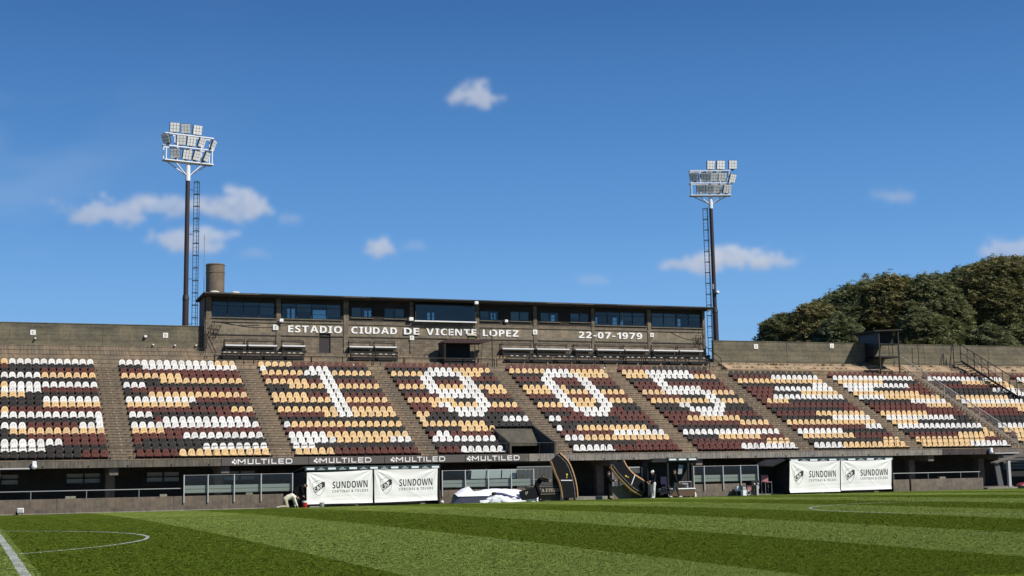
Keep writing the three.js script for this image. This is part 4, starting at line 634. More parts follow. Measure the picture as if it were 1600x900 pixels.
function banner(a, b, yt0, yt1, yb0, yb1, z, label, seed) {
  // cloth hung from its upper edge: soft drapes, creases from the tied corners, hem that curls forward
  const NX = 90, NY = 46, p = [[at(a, yt0, z), at(b, yt1, z)], [at(a, yb0, z), at(b, yb1, z)]]; const pos = [], uv = [], idx = [], r = rng(seed); const ph = r() * 6;
  for (let j = 0; j <= NY; j++) for (let i = 0; i <= NX; i++) {
    const u = i / NX, v = j / NY; const q = p[0][0].clone().lerp(p[0][1], u).lerp(p[1][0].clone().lerp(p[1][1], u), v);
    q.y -= 0.03 * Math.sin(u * Math.PI) * (1 - v); let d = 0;
    d += 0.022 * Math.sin(u * 9 + ph + v * 2.4) * (0.3 + v); d += 0.03 * fbm(u * 2.2 + seed * 4, v * 1.6, seed, 3);
    for (const [cx, ang] of [[0, 0.75], [1, -0.75]]) { const dx = (u - cx) * 4, dy = v * 2; const th = Math.atan2(dx * Math.sign(ang), dy), rad = Math.hypot(dx, dy); d += 0.03 * Math.sin(th * 13 + seed) * Math.exp(-rad * 0.8) * Math.min(1, rad * 2.2); }
    const cr = Math.abs(((u - 0.1) * 1.7 - v * 1.25) + 0.06 * Math.sin(v * 5 + seed)); d += 0.01 * Math.exp(-cr * cr * 500) * sstep(0, 0.3, v); const cr2 = Math.abs(v - 0.82 - 0.04 * Math.sin(u * 4 + seed)); d -= 0.008 * Math.exp(-cr2 * cr2 * 900);
    d += sstep(0.9, 1, v) * 0.06 * (1 + 0.5 * Math.sin(u * 7 + seed)); q.z += d; q.x += 0.012 * Math.sin(v * 4 + seed) * (u < 0.5 ? 1 : -1);
    pos.push(q.x, q.y, q.z); uv.push(u, 1 - v);
    if (i && j) { const k = j * (NX + 1) + i; idx.push(k - NX - 2, k - 1, k - NX - 1, k - NX - 1, k - 1, k); }
  }
  const g = new THREE.BufferGeometry(); g.setAttribute('position', new THREE.Float32BufferAttribute(pos, 3)); g.setAttribute('uv', new THREE.Float32BufferAttribute(uv, 2)); g.setIndex(idx); g.computeVertexNormals();
  const m = part('sponsor_banner', g, std(C(0.93, 0.93, 0.92), 0.75, { map: bTex, side: THREE.DoubleSide })); tag(m, label, 'banner'); return m;
}
function dugout(a, b, pa, pb, label, nPl, annex) {
  const zf = 0.35, zb = -4.0, p = at(a, pa, zf), q = at(b, pb, zf), x0 = p.x, w = q.x - p.x, yT = (p.y + q.y) / 2; const t = thing('dugout', label, 'dugout', [x0, 0, 0]);
  part('roof', prismX([[zf + 0.02, yT], [zf + 0.02, yT - 0.07], [zb, 1.95], [zb, 2.02], [zf - 0.3, yT]], 0, w), M.blackMetal, t);
  const bm = part('front_beam', rbox(0, w, yT - 0.26, yT - 0.005, zf + 0.025, zf + 0.1, 0.015), M.teal, t);
  const s = w / nPl; for (let i = 0; i < nPl; i++) { const x = i * s; if (i % 2 === 0) part('name_plate', rbox(x + 0.1, x + s - 0.08, yT - 0.19, yT - 0.08, zf + 0.1, zf + 0.112, 0.004), M.white, bm); else part('name_plate', [box(x + 0.12, x + s - 0.1, yT - 0.2, yT - 0.15, zf + 0.1, zf + 0.112), box(x + s * 0.35, x + s * 0.65, yT - 0.13, yT - 0.08, zf + 0.1, zf + 0.112)], M.postGrey, bm); part('divider', box(x - 0.012, x + 0.012, yT - 0.24, yT - 0.02, zf + 0.1, zf + 0.108), M.steelDark, bm); }
  part('side_panel', prismX([[zf, 0.0], [zf, yT - 0.27], [zb, 1.93], [zb, 0.0]], 0.0, 0.04), M.black, t); part('side_panel', prismX([[zf, 0.0], [zf, yT - 0.27], [zb, 1.93], [zb, 0.0]], w - 0.04, w), M.black, t);
  part('back_panel', box(0.04, w - 0.04, 0, 1.95, zb - 0.04, zb), M.black, t);
  if (annex) { const d = at(annex, 750, -1.5).x - x0; part('side_screen', box(d, -0.02, 0.02, yT - 0.3, -1.56, -1.5), M.black, t); part('side_roof', prism([[d, yT - 0.55], [-0.02, yT - 0.12], [-0.02, yT - 0.04], [d, yT - 0.47]], -2.5, zf - 0.3), M.blackMetal, t); }
  for (let i = 0; i <= 2; i++) part('post', beam(V(0.08 + (w - 0.16) * i / 2, 0, zf + 0.02), V(0.08 + (w - 0.16) * i / 2, yT - 0.26, zf + 0.02), 0.06, 0.06), M.blackMetal, t);
  for (let i = 0; i < 12; i++) { const x = 0.3 + (w - 0.6) * i / 11; part('bench_seat', [rbox(x - 0.22, x + 0.22, 0.4, 0.48, zb + 0.5, zb + 0.95, 0.03), rbox(x - 0.22, x + 0.22, 0.5, 1.1, zb + 0.42, zb + 0.5, 0.03)], M.black, t); }
}
dugout(476, 687, 729.5, 725.5, 'left dugout, black roofed bench shelter hidden behind two sponsor banners', 13); dugout(1232, 1394, 715.5, 714.5, 'right dugout, black roofed bench shelter hidden behind two sponsor banners', 11, 1188);
banner(479.5, 582, 738.5, 734, 788, 785.5, 0.62, 'white sponsor banner with shield, leftmost, beside the kneeling man', 2.3); banner(585, 683.5, 733.5, 731.5, 785.5, 781.5, 0.62, 'white sponsor banner with shield beside the folded white tarpaulin', 5.1);
banner(1233.5, 1312.5, 720.5, 720, 770, 768, 0.62, 'white sponsor banner with shield and curled hem on the right dugout', 7.7); banner(1314, 1393, 720, 718, 766.5, 764, 0.62, 'white creased sponsor banner, rightmost, next to the end wall', 9.4);

// ------------------------------------------------------------------ tunnel door, shelter of perspex, technical bench
{
  const z = -0.6, a = at(955.5, 730, z), b = at(1008, 775, z); const t = thing('tunnel_door_frame', 'grey door frame with dark grey door panel beside the tunnel mouth', 'door'); const x0 = a.x, x1 = a.x + 2.0, y1 = a.y;
  part('frame', [rbox(x0, x0 + 0.1, 0.07, y1, z - 0.06, z + 0.06, 0.01), rbox(x0 + 0.1, x1, y1 - 0.1, y1, z - 0.06, z + 0.06, 0.01)], M.steelGrey, t); part('door_leaf', rbox(x0 + 0.11, x1, 0.1, y1 - 0.11, z - 0.03, z + 0.03, 0.01), M.greyPanel, t); part('handle', bar(V(x0 + 0.25, 1.0, z + 0.03), V(x0 + 0.25, 1.2, z + 0.05), 0.02, 6), M.steelGrey, t);
  struct('tunnel_step', [box(at(898, 775, 0).x, at(957, 772, 0).x, -0.05, 0.2, -1.2, 0.12)], M.kerb);
  const zz = -1.5, s = thing('perspex_shelter', 'bent clear perspex bench shelter with seats behind the middle glass fence', 'shelter'); const p = at(736, 734, zz), q = at(808, 732, zz), w = q.x - p.x, y = p.y;
  for (let i = 0; i < 3; i++) { const u0 = p.x + w * i / 3 + 0.04, u1 = p.x + w * (i + 1) / 3 - 0.04; part('perspex_sheet', prismX([[zz, y], [zz - 0.02, y], [zz - 0.17, y - 0.56], [zz - 0.15, y - 0.56]], u0, u1), M.perspex, s); part('perspex_sheet', prismX([[zz - 0.6, y - 0.6], [zz - 0.62, y - 0.6], [zz - 1.1, 0.5], [zz - 1.08, 0.5]], u0, u1), M.fenceGlass, s); }
  for (let i = 0; i <= 3; i++) part('rib', [beam(V(p.x + w * i / 3, y, zz), V(p.x + w * i / 3, y - 0.62, zz - 0.92), 0.04, 0.04), beam(V(p.x + w * i / 3, y - 0.62, zz - 0.92), V(p.x + w * i / 3, 0.07, zz - 1.12), 0.04, 0.04)], M.postGrey, s);
  for (let i = 0; i < 6; i++) { const x = p.x + w * (i + 0.5) / 6; part('seat', [rbox(x - 0.21, x + 0.21, 0.62, 0.68, zz - 0.75, zz - 0.3, 0.02), rbox(x - 0.21, x + 0.21, 0.7, 1.15, zz - 0.85, zz - 0.77, 0.02)], M.steelDark, s); }
  const g = thing('corrugated_gate', 'dark corrugated metal gate behind the man at the curved panel', 'gate'); const gz = -1.2, gx0 = at(808, 745, gz).x, gx1 = at(862, 745, gz).x; part('frame', [box(gx0, gx1, 2.1, 2.16, gz - 0.03, gz + 0.03), box(gx0, gx1, 1.3, 1.34, gz + 0.02, gz + 0.05)], M.steelGrey, g); for (let x = gx0; x < gx1; x += 0.09) part('slat', box(x, x + 0.055, 0.1, 2.1, gz - 0.015, gz + 0.015), M.gateGrey, g);
}
{ // technical bench under a canopy with three plates
  const z = 0.9, p = at(1016, 716, z), q = at(1086, 775, z), x0 = p.x, w = q.x - p.x; const t = thing('technical_bench', 'black covered technical bench with three white plates on its canopy', 'bench shelter', [x0, 0, 0]); const X = (px, py = 740) => at(px, py, z).x - x0, Y = (py) => at(1050, py, z).y;
  part('canopy', [prismX([[1.2, Y(716)], [1.2, Y(722)], [0.1, Y(724)], [0.1, Y(719)]], X(1016), X(1088))], M.black, t);
  const fb = part('front_beam', rbox(X(1040), X(1087.5), Y(720.5), Y(715.5), 1.2, 1.26, 0.01), M.teal, t); for (const [a, b] of [[1042, 1053], [1057, 1068.5], [1072.5, 1084]]) part('name_plate', rbox(X(a), X(b), Y(719.3), Y(716.9), 1.262, 1.28, 0.004), M.white, fb);
  part('back_panel', box(X(1013), w, 0.02, Y(722), 0.1, 0.15), M.black, t); part('side_panel', box(X(1013), X(1013) + 0.04, 0.07, Y(722), 0.15, 0.8), M.black, t);
  for (const px of [1041, 1073, 1079]) part('post', beam(V(X(px), 0.02, 1.1), V(X(px), Y(722), 1.1), 0.1, 0.1), M.black, t);
  part('table_top', rbox(X(1042), X(1082), Y(764.8), Y(763), 0.5, 1.25, 0.01), M.white, t); part('table_skirt', box(X(1042), X(1081.5), 0.1, Y(765), 1.15, 1.2), M.wood, t);
  part('shelf', [rbox(X(1062), X(1071), Y(757), Y(755.6), 0.7, 1.2, 0.01), box(X(1070), X(1071), Y(763), Y(757), 0.7, 1.2), box(X(1055), X(1076), Y(753.6), Y(752.6), 0.8, 1.2)], M.postGrey, t);
  part('sheet', prism([[X(1060), Y(741)], [X(1066), Y(741)], [X(1069), Y(727)], [X(1062), Y(726)]], 0.8, 0.83), M.steelGrey, t); part('seat', [rbox(X(1036), X(1046), Y(757), Y(745), 0.4, 0.5, 0.04), rbox(X(1036), X(1046), Y(760), Y(757), 0.4, 0.9, 0.03)], M.blueSeat, t);
  part('cabinet', rbox(X(1076), X(1081), 0.1, Y(752), 0.6, 1.12, 0.03), M.greyPanel, t); part('case', [rbox(X(1027), X(1041), 0.35, 0.6, 0.5, 1.1, 0.03)], M.greyPanel, t);
}
// ------------------------------------------------------------------ curved black and gold panels, boards and tarpaulin
function archPanel(pts, z, label, emblem, bar0, bar1, trimLeft) {
  // pts: outer and inner edge points (photograph), both from base to tip
  const [eL, eR] = pts.map((l) => new THREE.CatmullRomCurve3(l.map(([x, y]) => at(x, y, z))).getPoints(28)); const t = thing('curved_panel', label, 'stage panel');
  const mk = (A, B, d0, d1) => prism([...A.map((p) => [p.x, p.y]), ...B.slice().reverse().map((p) => [p.x, p.y])], d0, d1);
  part('face_panel', mk(eL, eR, z - 0.12, z + 0.1), M.archFace, t);
  for (const e of [eL, eR]) { const tube = new THREE.TubeGeometry(new THREE.CatmullRomCurve3(e.map((p) => V(p.x, p.y, z))), 40, 0.1, 12); part('gold_edge', tube, M.gold, t); if (e === (trimLeft ? eL : eR)) part('trim_line', new THREE.TubeGeometry(new THREE.CatmullRomCurve3(e.map((p, i) => { const q = (e === eL ? eR : eL)[i], d = q.clone().sub(p).normalize(); return V(p.x + d.x * 0.16, p.y + d.y * 0.16, z + 0.105); })), 40, 0.007, 6), M.cream, t); }
  const a = at(...bar0, z), b = at(...bar1, z), ex = at(...emblem, z); const up = b.clone().sub(a).normalize(), nrm = V(-up.y, up.x, 0);
  const line = part('name_bar', beam(V(a.x, a.y, z + 0.11), V(b.x, b.y, z + 0.11), 0.05, 0.02), M.letter, t); line.scale.set(1, 1, 1);
  const cup = new THREE.LatheGeometry([[0.02, 0], [0.1, 0.01], [0.1, 0.05], [0.035, 0.09], [0.03, 0.16], [0.11, 0.24], [0.13, 0.36], [0.1, 0.42], [0.0, 0.45]].map(([x, y]) => new THREE.Vector2(x, y)), 14); cup.scale(0.45, 0.62, 0.25); cup.rotateZ(Math.atan2(nrm.y, nrm.x) - Math.PI / 2); const e = part('emblem', cup, std(C(0.65, 0.5, 0.08), 0.4), t); e.position.set(ex.x, ex.y, z + 0.11);
  part('support', [beam(V(eL[4].x + 0.3, 0.05, z - 0.9), V(eL[14].x + 0.3, eL[14].y, z - 0.13), 0.05, 0.05)], M.blackMetal, t); return t;
}
archPanel([[[879, 778.5], [877.5, 766], [874.5, 754], [868.5, 740], [861, 720]], [[901.5, 777.5], [900, 762], [896, 744], [887, 722], [874, 708.5]]], 0.55, 'tall curved black panel with gold edges standing at the tunnel', [884.5, 747], [875.5, 750.5], [893, 750.5]);
archPanel([[[1002, 773.5], [988, 766], [974, 753], [962, 740], [954, 729]], [[1013, 757], [1001, 749], [989, 741], [979, 730], [973, 719.5]]], 0.5, 'leaning curved black panel with gold edges carried right of the tunnel', [981, 746], [985.5, 757], [991, 742], true);
{
  const z = 0.7, cv = document.createElement('canvas'); cv.width = 512; cv.height = 128; const c = cv.getContext('2d'); c.fillStyle = '#111012'; c.fillRect(0, 0, 512, 128); c.fillStyle = '#b9a98f'; c.fillRect(0, 8, 512, 3); c.fillRect(0, 117, 512, 3); c.font = 'bold 58px serif'; c.textAlign = 'center'; c.textBaseline = 'middle'; c.fillText('GLORIA ETERNA', 256, 66, 480); const tx = new THREE.CanvasTexture(cv); tx.colorSpace = THREE.SRGBColorSpace;
  const p = at(822, 774, z - 0.4), q = at(882, 772.5, z - 0.4), w = q.x - p.x; const t = thing('lettered_board', 'low black board reading GLORIA ETERNA behind the bending man', 'board', [p.x, p.y, z - 0.4]); part('board', rbox(0, w, 0, 0.58, -0.08, 0, 0.015), M.archFace, t); part('print', new THREE.PlaneGeometry(w * 0.98, 0.56).translate(w / 2, 0.29, 0.004), std(C(1, 1, 1), 0.6, { map: tx }), t); for (const x of [0.15, w - 0.15]) part('foot', box(x - 0.05, x + 0.05, -(p.y - 0.02), 0, -0.2, 0.1), M.white, t);
  const A = [[811, 768], [837.5, 761], [846, 766], [839, 778.5], [815, 782]].map(([x, y]) => at(x, y, 1.8)); const bd = thing('tilted_board', 'black board tilted on the tarpaulin in front of the bending man', 'board'); part('board', prism(A.map((v) => [v.x, v.y]), 1.75, 1.85), M.archFace, bd); const s = at(823, 771, 1.86); part('logo_mark', [beam(V(s.x - 0.03, s.y - 0.08, 1.86), V(s.x - 0.07, s.y + 0.1, 1.86), 0.03, 0.012), beam(V(s.x + 0.05, s.y, 1.86), V(s.x + 0.03, s.y + 0.12, 1.86), 0.03, 0.012)], M.cream, bd);
}
{ // folded tarpaulin: white sheet heaped over a navy underside
  const z = 1.0; const t = thing('folded_tarpaulin', 'white and navy tarpaulin heaped on the touchline', 'tarpaulin'); const prof = [[711, 772], [722, 764.5], [733.5, 759.5], [741, 768], [750, 766.5], [760, 764.5], [772, 763.5], [790, 763.5], [805, 764.5], [816, 766], [824, 770], [834, 776], [842, 781.5]];
  const lowY = 782.3; const x0 = at(711, 775, z).x, x1 = at(842, 775, z).x; const top = prof.map(([x, y]) => at(x, y, z)); const hAt = (x) => { for (let i = 0; i + 1 < top.length; i++) if (x <= top[i + 1].x) { const k = Math.max(0, (x - top[i].x) / (top[i + 1].x - top[i].x)); return top[i].y + (top[i + 1].y - top[i].y) * k; } return top[top.length - 1].y; };
  const sheet = (a, b, fy, fz, n, m) => { const pos = [], idx = []; for (let j = 0; j <= m; j++) for (let i = 0; i <= n; i++) { const x = a + (b - a) * i / n, v = j / m; pos.push(x, fy(x, v), fz(x, v)); if (i && j) { const k = j * (n + 1) + i; idx.push(k - n - 2, k - 1, k - n - 1, k - n - 1, k - 1, k); } } const g = new THREE.BufferGeometry(); g.setAttribute('position', new THREE.Float32BufferAttribute(pos, 3)); g.setIndex(idx); g.setAttribute('uv', new THREE.Float32BufferAttribute(new Float32Array(pos.length / 3 * 2), 2)); g.computeVertexNormals(); return g; };
  const gr = (x) => gy(x, 1.2) ; const mid = at(770, 774.3, z).y, xm = at(769, 775, z).x;
  const fold = (x) => 0.5 + 0.5 * Math.tanh((xm - x) * 4);        // where the white top ends over the navy front
  const yLow = (x) => gr(x) + (mid - gr(x)) * fold(x);
  const W = sheet(x0, x1, (x, v) => { const h = hAt(x), s = v < 0.45 ? 1 - Math.pow(1 - v / 0.45, 2) : 1 - Math.pow((v - 0.45) / 0.55, 1.6); const edge = v < 0.45 ? gr(x) : yLow(x); return edge + (h - edge) * s + 0.05 * fbm(x * 2.2, v * 4, 3, 4) * Math.sin(v * Math.PI); }, (x, v) => z - 0.75 + v * 1.25 + 0.05 * fbm(x * 3, v * 3, 9, 3), 120, 26);
  part('white_sheet', W, std(C(0.78, 0.79, 0.82), 0.5, { side: THREE.DoubleSide }), t);
  part('navy_underside', sheet(x0 - 0.35, xm, (x, v) => { const tt = Math.min(1, Math.max(0, (x - x0 + 0.35) / 0.55)); const a = gr(x), b = a + (mid - a + 0.02) * tt; return b + (a - b) * v; }, (x, v) => z + 0.42 + 0.14 * v + 0.03 * fbm(x * 2, v * 2, 2, 3), 60, 8), std(C(0.009, 0.014, 0.038), 0.75, { side: THREE.DoubleSide }), t);
  const roll = thing('rolled_banner', 'rolled navy and white printed banner lying on the tarpaulin', 'banner'); const a = at(772, 771.5, 1.6), b = at(812, 779, 1.75); const pts = [a, a.clone().lerp(b, 0.35).add(V(0, 0.05, 0)), a.clone().lerp(b, 0.7).add(V(0, -0.02, 0)), b];
  part('roll', new THREE.TubeGeometry(new THREE.CatmullRomCurve3(pts), 30, 0.1, 9), std(C(0.045, 0.05, 0.12), 0.7), roll); part('dark_end', new THREE.SphereGeometry(0.14, 12, 8).scale(1.3, 0.8, 0.9).translate(a.x, a.y, a.z), M.black, roll);
  const lump = (px, py, zz, rx, ry, rz, sd) => { const g = new THREE.IcosahedronGeometry(1, 12), p = g.attributes.position; for (let i = 0; i < p.count; i++) { const x = p.getX(i), y = p.getY(i), w = p.getZ(i), ridge = Math.abs(fbm(x * 0.8 + sd, y * 0.8, w * 0.8, 2)); const k = 0.8 + ridge * 0.9; p.setXYZ(i, x * k * rx, Math.max(y, -0.35) * k * ry, w * k * rz); } g.computeVertexNormals(); const o = at(px, py, zz); return g.translate(o.x, gy(o.x, zz) + ry * 0.3, zz); };
  part('crumpled_fold', [lump(779, 780, 1.5, 0.75, 0.5, 0.34, 3), lump(802, 780, 1.55, 0.9, 0.36, 0.32, 8), lump(830, 781, 1.4, 0.7, 0.3, 0.35, 14), lump(757, 781, 1.55, 0.35, 0.14, 0.2, 21)], M.tarp, t);
}
// ------------------------------------------------------------------ small things along the touchline
{
  const onGrass = (px, z) => { const x = at(px, 780, z).x; return [x, gy(x, z), z]; };
  const sp = thing('floodlight_box', 'small white box lamp standing on the grass at far left', 'lamp', onGrass(32.5, 0.75)); part('housing', rbox(-0.17, 0.17, 0.1, 0.37, -0.1, 0.06, 0.03), M.white, sp); part('lens_rim', rbox(-0.13, 0.13, 0.14, 0.33, 0.06, 0.075, 0.005), M.postGrey, sp); part('foot', [box(-0.16, -0.1, 0, 0.1, -0.08, 0.02), box(0.06, 0.1, 0, 0.1, -0.05, 0.05)], M.black, sp); part('rear_box', rbox(-0.24, -0.15, 0.0, 0.2, -0.3, -0.08, 0.02), M.black, sp);
  const bucket = (pos, mat, label, r = 0.15, h = 0.3) => { const o = thing('bucket', label, 'bucket', pos); part('pail', new THREE.LatheGeometry([[0, 0.0], [r * 0.82, 0], [r, h], [r * 1.06, h], [r * 1.06, h - 0.03], [r * 0.96, h - 0.01], [r * 0.8, 0.03], [0, 0.03]].map(([x, y]) => new THREE.Vector2(x, y)), 20), mat, o); part('bail', new THREE.TorusGeometry(r, 0.008, 5, 16, Math.PI).rotateX(0.9).translate(0, h - 0.02, 0), M.steelGrey, o); return o; };
  const rb = bucket(onGrass(476.5, 0.85), M.red, 'red bucket with white rim beside the kneeling man', 0.15, 0.3); part('rim', new THREE.CylinderGeometry(0.165, 0.16, 0.1, 20), M.white, rb).position.y = 0.33;
  bucket(onGrass(503, 0.9), M.postGrey, 'pale grey bucket in front of the leftmost banner', 0.14, 0.26);
  const tr = thing('paint_tray', 'flat dark tray on the grass between the two buckets', 'tray', onGrass(491, 0.95)); part('tray', rbox(-0.28, 0.28, 0, 0.05, -0.13, 0.13, 0.015), M.steelGrey, tr);
  const ball = (pos, label, r = 0.1) => { const o = thing('ball', label, 'ball', pos); part('ball_skin', new THREE.IcosahedronGeometry(r, 3).translate(0, r, 0), M.white, o); part('patch', new THREE.CircleGeometry(r * 0.35, 5).translate(0, r, r * 0.97), M.black, o); };
  ball(onGrass(691, 0.8), 'white ball on the grass right of the left banners'); ball(onGrass(1068.5, 0.75), 'white ball on the grass by the technical bench', 0.12);
  const bt = thing('water_bottle', 'large white water bottle on the grass right of the technical bench', 'bottle', onGrass(1086.3, 0.6)); part('bottle_body', new THREE.LatheGeometry([[0, 0], [0.08, 0], [0.085, 0.02], [0.085, 0.2], [0.05, 0.26], [0.035, 0.28], [0.035, 0.31], [0, 0.31]].map(([x, y]) => new THREE.Vector2(x, y)), 16), M.white, bt); part('cap', new THREE.CylinderGeometry(0.04, 0.04, 0.04, 12).translate(0, 0.325, 0), M.steelGrey, bt);
  // folding table with boxes left of the right dugout
  const z = 0.7, tb = thing('folding_table', 'folding table with dark top left of the right dugout', 'table', [at(1156, 760, z).x, gy(50, z), z]); const w = at(1184, 760, z).x - at(1156, 760, z).x, X = (px) => at(px, 760, z).x - at(1156, 760, z).x; part('table_top', rbox(0, w, 0.62, 0.66, -0.5, 0.2, 0.01), M.steelDark, tb); for (const x of [0.06, w - 0.25]) for (const zz of [-0.44, 0.14]) part('leg', beam(V(x, 0, zz), V(x, 0.62, zz), 0.035, 0.035), M.blackMetal, tb); part('trestle_end', rbox(X(1179.3), X(1182.5), 0, 0.66, -0.35, 0.22, 0.02), M.postGrey, tb);
  const bx = (a, b, y0, y1, zz, mat, label) => { const p = at(a, 760, zz), q = at(b, 760, zz), o = thing('carton', label, 'box', [p.x, gy(50, 1) + y0, zz]); part('box_body', rbox(0, q.x - p.x, 0, y1 - y0, -0.3, 0, 0.02), mat, o); part('lid', rbox(-0.01, q.x - p.x + 0.01, y1 - y0, y1 - y0 + 0.03, -0.31, 0.01, 0.01), mat, o); };
  bx(1151.5, 1158, 0.3, 0.6, 0.6, M.white, 'white carton left of the folding table'); bx(1160.5, 1166.5, 0.0, 0.36, 1.0, M.white, 'white carton on the grass under the folding table'); bx(1160.5, 1165.5, 0.43, 0.56, 0.95, M.postGrey, 'small pale box above the white carton under the table'); bx(1167.5, 1174, 0.32, 0.55, 0.9, M.pink, 'dull red box under the folding table'); bx(1150, 1158, 0.0, 0.27, 0.6, M.black, 'black crate under the white carton beside the table');
  const wh = thing('cable_reel', 'small grey cable reel on the grass below the dull red box', 'reel', [at(1169.5, 760, 1.0).x, gy(50, 1) + 0.17, 1.0]); part('ring', new THREE.TorusGeometry(0.13, 0.04, 8, 20), M.steelGrey, wh); part('hub', new THREE.CylinderGeometry(0.05, 0.05, 0.1, 10).rotateX(Math.PI / 2), M.black, wh);
  const ch = thing('camp_chair', 'dull red camp chair in front of the right dugout side', 'chair', [at(1198, 752, -0.6).x, 0.07, -0.6]); part('seat_cloth', rbox(-0.2, 0.25, 0.75, 0.8, -0.25, 0.25, 0.02), M.pink, ch); part('back_cloth', rbox(-0.2, 0.27, 0.8, 1.25, -0.3, -0.24, 0.02), M.pink, ch); for (const [x, zz] of [[-0.25, 0.22], [0.23, 0.22], [-0.25, -0.25], [0.25, -0.25]]) part('leg', bar(V(x, 0, zz), V(x, zz < 0 ? 1.25 : 0.8, zz), 0.018, 6), M.steelGrey, ch);
  const mon = thing('equipment_case', 'black equipment case with grey knobs on the folding table', 'case', [at(1177, 750, 0.5).x, gy(50, 0.5) + 0.66, 0.5]); part('case_body', rbox(-0.2, 0.45, 0, 0.32, -0.2, 0.1, 0.03), M.black, mon); for (const x of [0.0, 0.28]) part('knob', new THREE.CylinderGeometry(0.06, 0.06, 0.05, 12).rotateX(Math.PI / 2).translate(x, 0.1, 0.12), M.postGrey, mon);
}
// ------------------------------------------------------------------ far right opening under the stand
{
  const t = thing('end_shelter', 'grey framed shelter with pale post under the far right of the stand', 'shelter'); const z = -1.2, X = (px) => at(px, 740, z).x, Y = (py) => at(1575, py, z).y;
  part('post', rbox(X(1574.5), X(1578.5), 0.05, Y(718), z - 0.1, z + 0.1, 0.02), M.postGrey, t);
  part('roof_beam', [prism([[X(1554), Y(724)], [X(1600), Y(711)], [X(1640), Y(708)], [X(1640), Y(705)], [X(1598), Y(709)], [X(1554), Y(722)]], z - 0.4, z + 0.2)], M.column, t);
  part('leaning_panel', prism([[X(1556), Y(724)], [X(1563), Y(722)], [X(1568), Y(759)], [X(1560), Y(759)]], z - 0.15, z - 0.05), M.greyPanel, t);
  for (let i = 0; i < 5; i++) part('back_slat', rbox(X(1583), X(1660), Y(733 - i * 4.5), Y(729.6 - i * 4.5), z - 1.0, z - 0.92, 0.01), M.greyPanel, t);
  part('table', [rbox(X(1582), X(1650), Y(745), Y(737), z - 0.8, z - 0.2, 0.03)], M.black, t);
  struct('end_pavement', [box(at(1538, 762, 0).x, 112, -0.05, 0.12, -1.0, 0.35)], M.kerb);
  const c = thing('parked_cart', 'dark red low cart at the far right picture edge', 'cart', [at(1602, 765, 0.4).x, 0.12, 0.2]); const b = new THREE.SphereGeometry(0.55, 20, 12, 0, Math.PI * 2, 0, Math.PI / 2); b.scale(1.1, 0.55, 0.7); part('hood', b, M.darkRed, c); part('skirt', rbox(-0.55, 0.9, -0.02, 0.08, -0.35, 0.35, 0.02), M.black, c);
  const bo = thing('black_bollard', 'thin black gap post between the right wall pieces', 'post', [at(1422.3, 755, -0.1).x, 0, -0.12]); part('post', rbox(-0.05, 0.05, -0.05, WT + 0.02, -0.05, 0.05, 0.01), M.black, bo);
}
